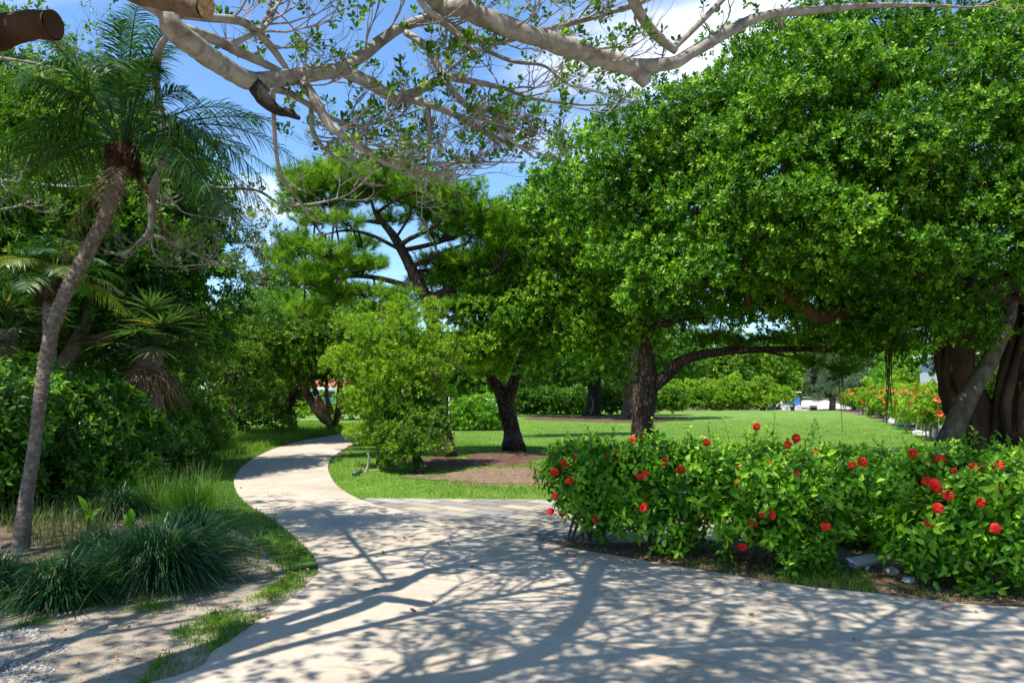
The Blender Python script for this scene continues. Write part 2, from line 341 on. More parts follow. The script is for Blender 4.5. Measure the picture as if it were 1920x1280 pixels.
def tube(acc, pts, rad, k=8, rough=0.0, cap=True, flute=0):
    pts = np.asarray(pts, float); n = len(pts)
    rad = np.interp(np.linspace(0, 1, n), np.linspace(0, 1, len(rad)), rad) if np.ndim(rad) else np.full(n, rad)
    T = norm(np.gradient(pts, axis=0))
    u = np.cross(T[0], [0, 0, 1.]); 
    if np.linalg.norm(u) < .1: u = np.cross(T[0], [1., 0, 0])
    u = u / np.linalg.norm(u); U = np.zeros_like(pts)
    for i in range(n):
        u = u - T[i] * np.dot(u, T[i]); u = u / max(np.linalg.norm(u), 1e-9); U[i] = u
    B = np.cross(T, U)
    a = np.linspace(0, 2 * np.pi, k, endpoint=False)
    rr = rad[:, None] * np.ones(k)[None]
    if rough > 0:
        ph = rng.uniform(0, 6.28, 4)
        i = np.arange(n)[:, None]
        rr = rr * (1 + rough * (np.sin(2 * a[None] + i * .23 + ph[0]) * .5 + np.sin(3 * a[None] - i * .37 + ph[1]) * .35 + np.sin(i * .61 + ph[2] + a[None]) * .4 + rng.normal(0, .18, (n, k))))
    if flute: rr = rr * (1 + flute * np.sin(5 * a[None] + np.arange(n)[:, None] * .05))
    V = pts[:, None] + rr[..., None] * (np.cos(a)[None, :, None] * U[:, None] + np.sin(a)[None, :, None] * B[:, None])
    V = V.reshape(-1, 3)
    i, j = np.meshgrid(np.arange(n - 1), np.arange(k), indexing='ij'); i = i.ravel(); j = j.ravel(); j2 = (j + 1) % k
    Q = np.stack([i * k + j, i * k + j2, (i + 1) * k + j2, (i + 1) * k + j], 1)
    if cap:
        V = np.vstack([V, pts[-1] + T[-1] * rad[-1] * .3, pts[0]])
        e = n * k; jj = np.arange(k); jn = (jj + 1) % k
        T3 = np.stack([(n - 1) * k + jj, (n - 1) * k + jn, np.full(k, e)], 1)
        T0 = np.stack([jn, jj, np.full(k, e + 1)], 1)
        acc.add(V, Q, np.vstack([T3, T0]))
    else: acc.add(V, Q)
def limb(acc, pts, rad, k=8, step=.12, rough=.1, **kw):
    pts = np.asarray(pts, float); L = np.linalg.norm(np.diff(pts, axis=0), axis=1).sum()
    c = catmull(pts, max(4, int(L / step)))
    tube(acc, c, rad, k, rough, **kw); return c
def box(acc, lo, hi):
    x0, y0, z0 = lo; x1, y1, z1 = hi
    V = np.array([(x, y, z) for z in (z0, z1) for y in (y0, y1) for x in (x0, x1)], float)
    acc.add(V, np.array([(0, 2, 3, 1), (4, 5, 7, 6), (0, 1, 5, 4), (2, 6, 7, 3), (0, 4, 6, 2), (1, 3, 7, 5)]))
def bevel(o, w=.01, seg=2):
    m = o.modifiers.new('bevel', 'BEVEL'); m.width = w; m.segments = seg; m.limit_method = 'ANGLE'; return o
def rdir(n): return norm(rng.normal(size=(n, 3)))

# leaf templates: x across, y along, z normal   (verts, quads or tris)
T_DIA = (np.array([(0, 0, 0), (.5, .42, .14), (0, 1, -.05), (-.5, .42, .14)]), np.array([(0, 1, 2), (0, 2, 3)]))
T_LEAF = (np.array([(0, 0, 0), (.44, .28, .10), (.36, .62, .06), (0, 1, -.14), (-.36, .62, .06), (-.44, .28, .10)]), np.array([(0, 1, 2, 3), (0, 3, 4, 5)]))
T_OVAL = (np.array([(0, 0, 0), (.36, .25, .06), (.5, .62, .05), (0, 1, -.05), (-.5, .62, .05), (-.36, .25, .06)]), np.array([(0, 1, 2, 3), (0, 3, 4, 5)]))
def leaves(acc, pos, ydir, zdir, length, width, tmpl=T_DIA, rnd=None):
    n = len(pos)
    if n == 0: return
    y = norm(ydir); x = norm(np.cross(y, zdir)); z = np.cross(x, y)
    tv, tf = tmpl; k = len(tv)
    length = np.broadcast_to(length, (n,)); width = np.broadcast_to(width, (n,))
    V = (pos[:, None] + tv[None, :, 0, None] * (x * width[:, None])[:, None] + tv[None, :, 1, None] * (y * length[:, None])[:, None]
         + tv[None, :, 2, None] * (z * width[:, None])[:, None]).reshape(-1, 3)
    f = (tf[None] + (np.arange(n) * k)[:, None, None]).reshape(-1, tf.shape[1])
    if rnd is None: rnd = rng.random(n)
    acc.add(V, f, rnd=np.repeat(rnd, k))
def perp(o):
    a = norm(np.cross(o, rdir(len(o)))); return a
def rosettes(acc, c, o, nleaf, L, Wd, spread=(35, 85), tmpl=T_DIA, stem=.05, bias=None):
    """nleaf leaves fanned round direction o at each c"""
    n = len(c); a0 = perp(o); b0 = np.cross(o, a0)
    cr_ = np.repeat(c, nleaf, 0); orr = np.repeat(o, nleaf, 0); A = np.repeat(a0, nleaf, 0); B = np.repeat(b0, nleaf, 0)
    i = np.tile(np.arange(nleaf), n); ang = i * 2.39996 + rng.normal(0, .35, n * nleaf)
    t = np.radians(spread[0] + (spread[1] - spread[0]) * (1 - (i + .5) / nleaf) + rng.normal(0, 9, n * nleaf))
    per = A * np.cos(ang)[:, None] + B * np.sin(ang)[:, None]
    yd = orr * np.cos(t)[:, None] + per * np.sin(t)[:, None]
    pos = cr_ + orr * (stem * (i / nleaf - .5))[:, None] + yd * .01
    base = np.repeat(np.clip(rng.normal(.45, .2, n) if bias is None else bias + rng.normal(0, .12, n), 0, .98), nleaf)
    r = np.clip(base + (i / nleaf - .5) * .25 + rng.normal(0, .13, n * nleaf), 0, .93)
    rare = rng.random(n * nleaf); r = np.where(rare > .992, .9 + rng.random(n * nleaf) * .1, r)
    sz = rng.uniform(.7, 1.15, n * nleaf)
    leaves(acc, pos, yd, orr + rng.normal(0, .25, orr.shape), L * sz, Wd * sz, tmpl, r)
def ell_points(c, r, n, zmin=-1.0, toward=None, tb=0.0):
    """random points on an ellipsoid surface; toward/tb favour one side"""
    d = rdir(int(n * 3) + 8)
    keep = d[:, 2] > zmin
    if toward is not None: keep &= rng.random(len(d)) < np.clip(.5 + tb * (d @ toward), .08, 1)
    d = d[keep][:n]
    return c + d * r, norm(d / r)
def crown(acc, lobes, L=.075, Wd=.04, sub=.45, dens=1.0, nleaf=8, per=34, zmin=-.55, tmpl=T_DIA, spread=(35, 85), upb=.35, stem=.05, fill=.12, side=.45, maxd=None):
    """lobes: (centre, (rx,ry,rz)). sub-lobes of radius sub on each lobe, clumps of leaves on each sub-lobe"""
    cs = []
    for c, r in lobes:
        c = np.asarray(c, float); r = np.asarray(r, float)
        area = 4 * np.pi * ((r[0] * r[1]) ** 1.6 + (r[0] * r[2]) ** 1.6 + (r[1] * r[2]) ** 1.6) ** (1 / 1.6) / 3 ** (1 / 1.6)
        n = max(3, int(area / (sub * sub * 2.0) * dens))
        tocam = norm(np.array([0, 0, H]) - c)
        p, d = ell_points(c, r, n, zmin, tocam, side)
        p = p + d * rng.normal(0, sub * .35, (len(p), 1))
        cs.append(np.hstack([p, d]))
        ni = int(n * fill)
        if ni:
            q = c + rdir(ni) * r * rng.uniform(.2, .8, (ni, 1)); cs.append(np.hstack([q, norm(q - c + 1e-3)]))
    S = np.vstack(cs); n = len(S)
    rs = sub * rng.uniform(.55, 1.25, n)
    cnt = np.maximum(4, (per * (rs / sub) ** 2)).astype(int)
    idx = np.repeat(np.arange(n), cnt)
    d = rdir(len(idx)); od = S[idx, 3:]
    flip = (d * (od * .7 + np.array([0, 0, .5]))).sum(1) < -.15
    d[flip] *= -1
    c = S[idx, :3] + d * rs[idx][:, None] * np.array([1.15, 1.15, .8]) * rng.uniform(.72, 1.06, (len(idx), 1))
    o = norm(d + np.array([0, 0, upb]) + rng.normal(0, .3, d.shape) + od * .2)
    tone = np.repeat(np.clip(rng.normal(.45, .16, n), .1, .85), cnt)
    rosettes(acc, c, o, nleaf, L, Wd, spread, tmpl, stem, bias=tone)
    return S
def skeleton(acc, S, root, mat_r, n=40, k=5, r0=.06, r1=.012):
    """thin limbs from root points to sampled sub-lobe centres"""
    pick = S[rng.choice(len(S), min(n, len(S)), replace=False), :3]
    root = np.atleast_2d(root)
    for p in pick:
        s = root[np.argmin(np.linalg.norm(root - p, axis=1))]
        m = (s + p) / 2 + rng.normal(0, .12, 3) * np.linalg.norm(p - s) + np.array([0, 0, .1])
        limb(acc, [s, m, p], [r0, r1], k, step=.3, rough=.05, cap=False)

# ================================================================ SETTING
def flat_poly(name, pts, z, mat, thick=0.0):
    pts2 = [Vector((float(p[0]), float(p[1]), 0)) for p in pts]
    tris = geometry.tessellate_polygon([pts2])
    V = np.array([(p.x, p.y, z) for p in pts2]); Fs = np.array(tris)
    # orient up
    a, b_, c = V[Fs[:, 0]], V[Fs[:, 1]], V[Fs[:, 2]]
    nz_ = np.cross(b_ - a, c - a)[:, 2]; Fs[nz_ < 0] = Fs[nz_ < 0][:, ::-1]
    faces = [Fs]
    if thick:
        n = len(V); V = np.vstack([V, V - np.array([0, 0, thick])])
        i = np.arange(n); j = (i + 1) % n
        faces.append(np.stack([i, j, j + n, i + n], 1))
    return mesh_np(name, V, faces, mat)
def in_poly(x, y, poly):
    poly = np.asarray(poly)[:, :2]; inside = np.zeros(len(x), bool); j = len(poly) - 1
    for i in range(len(poly)):
        xi, yi = poly[i]; xj, yj = poly[j]
        c = ((yi > y) != (yj > y)) & (x < (xj - xi) * (y - yi) / (yj - yi + 1e-12) + xi)
        inside ^= c; j = i
    return inside
def GP(pts): return [G(px, py) for px, py in pts]
def sm(pts, n=60): return list(catmull(np.array(pts), n))

# terrain: one sheet to the horizon, falls away a little beyond the lawn
def terrain():
    xs = np.concatenate([[-400, -200, -120], np.linspace(-80, 80, 81), [120, 200, 400]])
    ys = np.concatenate([[-200, -60, -20], np.linspace(-6, 110, 117), [160, 260, 600]])
    X, Y = np.meshgrid(xs, ys, indexing='ij')
    t = np.clip((Y - 61) / 4, 0, 1); Z = -.5 * t * t * (3 - 2 * t)
    V = np.stack([X, Y, Z], -1).reshape(-1, 3); nx, ny = len(xs), len(ys)
    i, j = np.meshgrid(np.arange(nx - 1), np.arange(ny - 1), indexing='ij'); i = i.ravel(); j = j.ravel()
    return struct(mesh_np('ground', V, np.stack([i * ny + j, (i + 1) * ny + j, (i + 1) * ny + j + 1, i * ny + j + 1], 1), M['soil'], smooth=True))
terrain()

pl = GP([(285, 1285), (405, 1222), (470, 1178), (540, 1130), (586, 1088), (597, 1072), (590, 1048), (570, 1025), (540, 998), (500, 968), (462, 945), (442, 920),
         (440, 898), (455, 876), (480, 858), (520, 840), (575, 825), (640, 815), (700, 809), (770, 805)])
PATH_L = [np.array([-7.5, -4, 0]), np.array([-5.6, 1.0, 0]), np.array([-3.6, 3.1, 0])] + pl
pr = GP([(1960, 1144), (1740, 1128), (1640, 1116), (1500, 1101), (1400, 1086), (1250, 1061), (1100, 1036), (1000, 1016), (920, 1003), (830, 984), (760, 962), (690, 944),
         (650, 925), (627, 906), (615, 880), (620, 862), (640, 846), (665, 834), (720, 824), (790, 818)])
PATH_R = [np.array([14, -4, 0]), np.array([14, 3.4, 0]), np.array([8, 5.2, 0])] + pr
path_poly = sm(PATH_L, 150) + sm(PATH_R, 150)[::-1]
path = struct(flat_poly('path', path_poly, .020, M['path'], .05))
pave_poly = [G(640, 935), G(1040, 938), G(1500, 941), G(2300, 946), G(2300, 1010), G(1700, 1012), G(1300, 1015), G(1150, 1020), G(1000, 1019), G(920, 1007), G(830, 988), G(740, 965), G(690, 947)]
paving = struct(flat_poly('paving', pave_poly, .014, M['paving'], .04))
# strip of lawn right of the path, reaching far back
lawn_poly = [G(700, 950), G(2600, 950), G(2400, 850), np.array([48, 60, 0]), np.array([-30, 60, 0]), np.array([-30, 26, 0]), G(560, 800), G(600, 812), G(770, 812), G(720, 826), G(665, 836), G(625, 862), G(615, 885), G(630, 915), G(655, 932)]
lawn = struct(flat_poly('lawn', lawn_poly, .008, M['lawn']))
verge_poly = [G(560, 798), G(300, 798), G(240, 850), G(200, 930), G(300, 985), G(430, 1020), G(470, 1060), G(540, 1110), G(600, 1110), G(640, 1060), G(560, 960), G(470, 900), G(520, 850), G(600, 830), G(800, 812), G(800, 798)]
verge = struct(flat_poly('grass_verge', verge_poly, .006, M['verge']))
sand_poly = [np.array([-9, -3, 0]), np.array([-9, 5.2, 0]), G(-60, 1150), G(120, 1150), G(260, 1110), G(400, 1050), G(420, 1000), G(450, 1000), G(540, 1070), G(620, 1090), G(560, 1180), G(400, 1290), np.array([-1, 2, 0]), np.array([-2, -3, 0])]
sand = struct(flat_poly('sandy_ground', sm(sand_poly + [sand_poly[0]], 80), .011, M['sand']))
# mulch patches under the pines
def blob(name, c, rx, ry, z, mat, hump=0.0, n=36):
    a = np.linspace(0, 2 * np.pi, n, endpoint=False)
    rr = 1 + .13 * np.sin(3 * a + rng.uniform(0, 6)) + .09 * np.sin(5 * a + rng.uniform(0, 6)) + rng.normal(0, .03, n)
    rings = [1, .8, .6, .4, .2]; V = []
    for q in rings:
        V.append(np.stack([c[0] + rx * rr * q * np.cos(a), c[1] + ry * rr * q * np.sin(a), np.full(n, z) + hump * (1 - q) ** .8 * 1.0 + rng.normal(0, .012, n) * (q < 1) * (hump > 0)], 1))
    V = np.vstack(V + [[[c[0], c[1], z + hump]]]); fq = []; j = np.arange(n); j2 = (j + 1) % n
    for r_ in range(len(rings) - 1): fq.append(np.stack([r_ * n + j, r_ * n + j2, (r_ + 1) * n + j2, (r_ + 1) * n + j], 1))
    e = (len(rings) - 1) * n
    return struct(mesh_np(name, V, [np.vstack(fq), np.stack([e + j, e + j2, np.full(n, len(V) - 1)], 1)], mat, smooth=True))
blob('mulch_bed', G(955, 858), 1.1, .9, .016, M['mulch'], .14)
blob('mulch_bed', G(860, 868), 1.6, 1.1, .014, M['mulch'], .06)
blob('bare_soil_patch', G(960, 893), 1.7, 1.3, .019, M['mulchpale'])
blob('mulch_bed', np.array([5.2, 43, 0]), 4.6, 4.0, .016, M['mulch'], .05)
# soil edge along the right hedge and its bed
struct(flat_poly('soil_bed', [G(1560, 768), G(1600, 768), G(2000, 775), G(2300, 900), G(1850, 850), G(1765, 832), G(1700, 804), G(1640, 784)], .012, M['mulchpale']))
struct(flat_poly('hibiscus_bed', sm([G(1000, 1017), G(1100, 1032), G(1250, 1057), G(1400, 1083), G(1500, 1097), G(1640, 1113), G(1740, 1125), G(1960, 1141), np.array([9, 5.0, 0])], 50) +
                   [np.array([16, 5.0, 0]), np.array([16, 9, 0]), G(1500, 1012), G(1150, 1012), G(1030, 1010)], .012, M['soil'], .03))
# road behind the lawn, rising to the trees
V = np.array([(17.5, 62.5, -.28), (27, 62.5, -.28), (39, 112, .9), (36, 112, .9)], float)
V = np.array([(21, 66, -.45), (30, 66, -.45), (42, 112, .75), (36.5, 112, .75)], float)
struct(mesh_np('road', V, np.array([(0, 1, 2, 3)]), M['roadmat']))

# ---------------------------------------------------------------- blades of grass
def blades(name, poly, n, h, w, mat, mask=None, lean=.35, seg=2, z=.01):
    poly = np.array([p[:2] for p in poly]); lo, hi = poly.min(0), poly.max(0)
    p = rng.uniform(lo, hi, (n, 2)); k = in_poly(p[:, 0], p[:, 1], poly)
    if mask is not None: k &= mask(p[:, 0], p[:, 1])
    p = p[k]; n = len(p)
    a = rng.uniform(0, 2 * np.pi, n); d = np.stack([np.cos(a), np.sin(a), np.zeros(n)], 1)
    s = np.stack([-np.sin(a), np.cos(a), np.zeros(n)], 1)
    hh = h * rng.uniform(.5, 1.3, n); ln = lean * rng.uniform(.2, 1.6, n)
    b = np.stack([p[:, 0], p[:, 1], np.full(n, z)], 1)
    mid = b + d * (hh * ln * .35)[:, None] + np.array([0, 0, 1]) * (hh * .6)[:, None]
    tip = b + d * (hh * ln)[:, None] + np.array([0, 0, 1]) * hh[:, None] * np.clip(1 - ln * .25, .3, 1)[:, None]
    ww = (w * rng.uniform(.6, 1.3, n) * .5)[:, None]
    V = np.stack([b - s * ww, b + s * ww, mid + s * ww * .8, mid - s * ww * .8, tip], 1).reshape(-1, 3)
    i = np.arange(n)[:, None] * 5
    tone = .45 + .25 * np.sin(p[:, 0] * 1.3 + 2 * np.sin(p[:, 1] * .9)) * np.sin(p[:, 1] * 1.1)
    r = np.clip(tone + rng.normal(0, .17, n), 0, .93); r = np.where(rng.random(n) > .96, .99, r)
    o = mesh_np(name, V, [i + np.array([[0, 1, 2, 3]]), i + np.array([[3, 2, 4]])], mat, rnd=np.repeat(r, 5))
    o['kind'] = 'stuff'; return o
def fbm(x, y, s=1.0):
    v = 0; a = 1
    for k in range(4):
        v = v + a * np.sin(x * s * (1.7 ** k) * 1.3 + 1.7 * k + 1.5 * np.sin(y * s * (1.6 ** k) + k)) * np.sin(y * s * (1.8 ** k) + 2.1 * k + 1.2 * np.sin(x * s * 1.1 * (1.5 ** k)))
        a *= .6
    return v
pathP = [p[:2] for p in path_poly]; paveP = [p[:2] for p in pave_poly]
notpath = lambda x, y: ~in_poly(x, y, pathP) & ~in_poly(x, y, paveP)
# sunny strip of lawn between paving and pines
strip = [G(700, 940), G(1060, 941), G(1060, 840), G(850, 830), G(700, 822), G(660, 836), G(622, 862), G(612, 885), G(630, 915), G(655, 932)]
def bare(x, y):
    c = G(960, 893); q = ((x - c[0]) / 1.75) ** 2 + ((y - c[1]) / 1.3) ** 2
    c2 = G(860, 868); q2 = ((x - c2[0]) / 1.6) ** 2 + ((y - c2[1]) / 1.1) ** 2
    return (q > 1 + .5 * fbm(x, y, 2.0)) & (q2 > 1) | (rng.random(len(x)) < .06)
tag(blades('lawn_grass', strip, 90000, .045, .007, M['grass'], lambda x, y: notpath(x, y) & bare(x, y), .9, z=.008), 'short bright turf between the paving and the pine trunks', 'grass')
tag(blades('lawn_grass', [G(1060, 941), G(2300, 945), G(2100, 880), G(1060, 840)], 60000, .05, .009, M['grass'], notpath, .9, z=.008), 'short turf just behind the hibiscus hedge', 'grass')
tag(blades('lawn_grass', [G(850, 842), G(1900, 842), G(1770, 828), G(1700, 803), G(1640, 783), G(1590, 774), G(850, 776)], 420000, .034, .011, M['grass'], lambda x, y: rng.random(len(x)) < np.clip((46 - y) / 26, .0, 1), .9, z=.008), 'sunny open lawn reaching back to the far hedges', 'grass')
verge2 = [G(560, 800), G(300, 800), G(230, 880), G(180, 940), G(300, 990), G(420, 1030), G(460, 1060), G(540, 1100), G(620, 1090), G(600, 1050), G(520, 960), G(470, 900), G(500, 860), G(600, 830), G(780, 812), G(780, 800)]
def vmask(x, y):
    return notpath(x, y) & ((y > 8.6) | (fbm(x, y, 2.2) > -.55) & (x > -2.9 + .5 * fbm(x, y, 3)))
tag(blades('verge_grass', verge2, 150000, .07, .009, M['grass'], vmask, .8, z=.008), 'green grass verge along the left edge of the curving path', 'grass')
tag(blades('verge_grass', [G(420, 815), G(560, 796), G(700, 800), G(640, 812), G(560, 826), G(470, 850), G(400, 870), G(370, 850)], 26000, .22, .012, M['grass'], notpath, .5, z=.006), 'longer unmown grass on the far left of the path', 'grass')
def edgemask(x, y):
    d = np.zeros(len(x)); return notpath(x, y) & (fbm(x, y, 2.6) + rng.normal(0, .35, len(x)) > .55)
tag(blades('edge_grass', [G(260, 1290), G(330, 1180), G(480, 1120), G(540, 1080), G(610, 1080), G(600, 1130), G(470, 1200), G(330, 1290)], 20000, .045, .005, M['grass'], edgemask, .9, z=.011), 'patchy grass creeping over the sand beside the near path edge', 'grass')
tag(blades('bed_grass', [G(1020, 1020), G(1250, 1060), G(1500, 1103), G(1740, 1130), G(1960, 1144), G(1960, 1120), G(1700, 1100), G(1450, 1070), G(1200, 1035)], 24000, .05, .005, M['drygrass'], lambda x, y: notpath(x, y) & (fbm(x, y, 3) + rng.normal(0, .3, len(x)) > .15), 1.0, z=.012), 'dry straw coloured grass at the foot of the hibiscus hedge', 'grass')
tag(blades('bed_grass', [G(1450, 1095), G(1640, 1118), G(1640, 1080), G(1520, 1070)], 1800, .07, .005, M['grass'], None, .5, z=.012), 'green tuft of grass beside the spotlight at the hedge foot', 'grass')
tag(blades('dry_undergrowth', [G(60, 1030), G(190, 1040), G(230, 960), G(180, 900), G(60, 900), G(-80, 940)], 7000, .28, .010, M['drygrass'], None, .7, z=.0), 'tangled dry grass around the foot of the leaning palm', 'grass')
# gravel
def pebbles(name, poly, n, s0, s1, mat, label):
    poly = np.array([p[:2] for p in poly]); lo, hi = poly.min(0), poly.max(0)
    p = rng.uniform(lo, hi, (n, 2)); k = in_poly(p[:, 0], p[:, 1], poly) & (fbm(p[:, 0], p[:, 1], 2.4) + rng.normal(0, .5, n) > -.1); p = p[k]; n = len(p)
    tv = np.array([(1, 0, 0), (0, 1, 0), (-1, 0, 0), (0, -1, 0), (0, 0, .7), (0, 0, -.5)]); tf = np.array([(0, 1, 4), (1, 2, 4), (2, 3, 4), (3, 0, 4)])
    s = rng.uniform(s0, s1, (n, 1, 1)) * rng.uniform(.6, 1.3, (n, 6, 1)); a = rng.uniform(0, 6.28, n)
    c_, s_ = np.cos(a), np.sin(a); V = tv[None] * s
    X = V[..., 0] * c_[:, None] - V[..., 1] * s_[:, None]; Y = V[..., 0] * s_[:, None] + V[..., 1] * c_[:, None]
    V = np.stack([X + p[:, 0:1], Y + p[:, 1:2], V[..., 2] + .014], -1).reshape(-1, 3)
    f = (tf[None] + (np.arange(n) * 6)[:, None, None]).reshape(-1, 3)
    o = mesh_np(name, V, [f], mat, rnd=np.repeat(rng.random(n), 6)); o['kind'] = 'stuff'; return tag(o, label, 'gravel')
pebbles('gravel', [G(-80, 1290), G(-80, 1190), G(70, 1180), G(130, 1215), G(90, 1290)], 4500, .004, .015, M['gravel'], 'patch of grey gravel on the sand at the near left')
pebbles('gravel', [G(0, 1160), G(300, 1110), G(440, 1040), G(540, 1090), G(420, 1190), G(200, 1285), G(0, 1285)], 2600, .003, .009, M['gravel'], 'scattered small stones over the pale sandy strip')
pebbles('mulch_chips', [G(820, 850), G(1060, 850), G(1060, 915), G(820, 915)], 5000, .008, .028, M['fallen'], 'dry needles and chips over the bare mulch around the pine trunks')
pebbles('leaf_crumbs', [G(300, 1285), G(600, 1100), G(560, 980), G(1000, 1016), G(1500, 1101), G(1960, 1144), np.array([5, 2.5, 0])], 420, .003, .010, M['fallen'], 'tiny brown crumbs of leaf and twig scattered on the concrete')
pebbles('bark_litter', [G(1020, 1018), G(1250, 1060), G(1500, 1103), G(1740, 1130), G(1960, 1144), G(1960, 1090), G(1500, 1050), G(1200, 1020)], 7000, .006, .02, M['fallen'], 'brown leaf litter under the hibiscus hedge')
print('ground done')
#@@OBJECTS
# ================================================================ strips (blades, leaflets)
def strips(acc, base, dr, L, w, droop, nseg=4, side=None, zmin=None, rnd=None, tipw=.1):
    n = len(base); t = np.linspace(0, 1, nseg + 1)
    L = np.broadcast_to(L, (n,)); w = np.broadcast_to(w, (n,)); droop = np.broadcast_to(droop, (n,))
    p = base[:, None] + dr[:, None] * (L[:, None] * t[None])[..., None]
    p[..., 2] -= droop[:, None] * L[:, None] * t[None] ** 2
    if zmin is not None: p[..., 2] = np.maximum(p[..., 2], zmin + .01 * rng.random(n)[:, None])
    if side is None:
        side = np.cross(dr, [0, 0, 1.]); side = norm(side + 1e-4)
    prof = np.where(t < .5, .65 + .7 * t, 1.0 - (t - .5) * 2 * (1 - tipw)) * .5
    off = side[:, None] * (w[:, None] * prof[None])[..., None]
    V = np.stack([p - off, p + off], 2).reshape(-1, 3)
    i = (np.arange(n) * (nseg + 1) * 2)[:, None] + (np.arange(nseg) * 2)[None]; i = i.ravel()
    if rnd is None: rnd = rng.random(n)
    acc.add(V, np.stack([i, i + 1, i + 3, i + 2], 1), rnd=np.repeat(rnd, (nseg + 1) * 2))
def tussock(name, px, py, R_, Hh, n, mat, label, cat='grass clump', group=None, blade=.009, elev=(35, 88), spread=.22, drp=(.55, 1.3), heads=0):
    c = G(px, py); t = thing(name, label, cat, c, group)
    a = rng.uniform(0, 2 * np.pi, n); rr = np.sqrt(rng.random(n)) * spread * R_
    base = np.stack([c[0] + rr * np.cos(a), c[1] + rr * np.sin(a), np.zeros(n)], 1)
    e = np.radians(rng.uniform(elev[0], elev[1], n)); a2 = a + rng.normal(0, .5, n)
    dr = np.stack([np.cos(a2) * np.cos(e), np.sin(a2) * np.cos(e), np.sin(e)], 1)
    L = np.hypot(R_, Hh) * rng.uniform(.75, 1.35, n)
    acc = Acc(); tone = np.clip(.4 + .2 * np.sin(a * 3 + 1) + rng.normal(0, .2, n), 0, .93); tone = np.where(rng.random(n) > .975, .995, tone)
    strips(acc, base, dr, L, blade * rng.uniform(.6, 1.3, n), np.sin(e) * rng.uniform(drp[0], drp[1], n), 6, zmin=.02, rnd=tone)
    acc.build('blades', mat, t)
    if heads:
        acc = Acc(); k = heads; a = rng.uniform(0, 6.28, k)
        b = np.stack([c[0] + .5 * R_ * spread * np.cos(a), c[1] + .5 * R_ * spread * np.sin(a), np.zeros(k)], 1)
        dr = norm(np.stack([np.cos(a) * .35, np.sin(a) * .35, np.ones(k)], 1)); Ls = Hh * rng.uniform(1.1, 1.6, k)
        strips(acc, b, dr, Ls, .003, .12, 5)
        tips = b + dr * Ls[:, None]; tips[:, 2] -= .12 * Ls
        for q in range(5):
            an = rng.uniform(0, 6.28, k); d2 = norm(np.stack([np.cos(an), np.sin(an), rng.uniform(-.1, .5, k)], 1))
            strips(acc, tips, d2, rng.uniform(.05, .1, k), .005, .2, 3)
        acc.build('seed_heads', M['drygrass'], t)
    return t
g = 'dark green arching grass clumps left of the path'
tussock('grass_clump', 112, 1128, .50, .52, 1900, M['mondo'], 'dark arching grass clump, middle one of the front row at near left', group=g)
tussock('grass_clump', 300, 1092, .62, .82, 3000, M['mondo'], 'largest dark arching grass clump, right end of the row beside the sand', group=g)
tussock('grass_clump', -15, 1125, .48, .62, 1500, M['mondo'], 'dark arching grass clump cut by the left picture edge below the palm foot', group=g)
tussock('grass_clump', 360, 1040, .55, .75, 1700, M['mondo'], 'dark arching grass clump just behind the largest one', group=g)
tussock('grass_clump', 200, 1050, .45, .45, 1300, M['mondo'], 'dark arching grass clump between the palm foot and the largest clump', group=g)
tussock('grass_clump', 225, 965, .62, .50, 1300, M['mondo'], 'dull grass clump in deep shade behind the broad canna leaf', group=g)
tussock('grass_clump', 120, 950, .55, .45, 900, M['mondo'], 'dull grass clump in deep shade right behind the palm trunk', group=g)
tussock('tall_grass', 362, 965, .38, .62, 620, M['tallgrass'], 'light green tall grass with feathery seed heads left of the path bend', 'tall grass', blade=.007, elev=(55, 88), drp=(.2, .7), heads=26, spread=.6)
tussock('tall_grass', 300, 955, .36, .52, 320, M['tallgrass'], 'thin pale tall grass between dark clump and bright tall grass', 'tall grass', blade=.006, elev=(55, 88), drp=(.2, .7), heads=22, spread=.8)
tussock('weed', 512, 990, .10, .30, 34, M['tallgrass'], 'spindly weed with forked dark seed stalks at the path edge', 'weed', blade=.004, elev=(50, 88), drp=(.1, .6), heads=7)
tussock('grass_tuft', 400, 1082, .16, .16, 120, M['tallgrass'], 'small bright grass tuft at the right foot of the largest dark clump', 'grass tuft', blade=.006)
tussock('grass_tuft', 280, 1142, .22, .10, 110, M['grass'], 'low green grass tuft in front of the largest dark clump on the sand', 'grass tuft', blade=.006, elev=(15, 60))
tussock('grass_tuft', 60, 1172, .14, .08, 90, M['grass'], 'low weedy tuft under the front dark clump near the gravel', 'grass tuft', blade=.006, elev=(15, 60))
tussock('grass_tuft', 1590, 1100, .10, .12, 120, M['drygrass'], 'tuft of half dry grass left of the spotlight stake', 'grass tuft', blade=.004)

def broadleaf_plant(px, py, d, n, L, label, h=.6):
    c = np.array([(px - CX) / F * d, d, 0]); t = thing('canna_plant', label, 'leafy plant', c)
    acc = Acc()
    for k in range(n):
        a = rng.uniform(0, 6.28); e = R(rng.uniform(40, 86)); dr = np.array([[math.cos(a) * math.cos(e), math.sin(a) * math.cos(e), math.sin(e)]])
        s = np.array([[-math.sin(a), math.cos(a), 0]])
        b = np.array([[c[0], c[1], h * rng.uniform(.2, .8)]])
        strips(acc, b, dr, L * rng.uniform(.8, 1.2), .085, .35, 8, side=norm(s + [[.3, 0, 0]]), tipw=.02, rnd=np.array([rng.uniform(.4, .95)]))
    acc.build('leaves', M['bright'], t)
    s = Acc(); limb(s, [c, c + [0, .01, h]], [.012, .008], 6); s.build('stem', M['mid'], t)
broadleaf_plant(165, 960, 8.3, 4, .36, 'upright broad green leaf plant standing above the dark clumps', .42)
broadleaf_plant(245, 960, 8.3, 5, .30, 'low broad leaves spreading between dark clump and tall grass', .30)

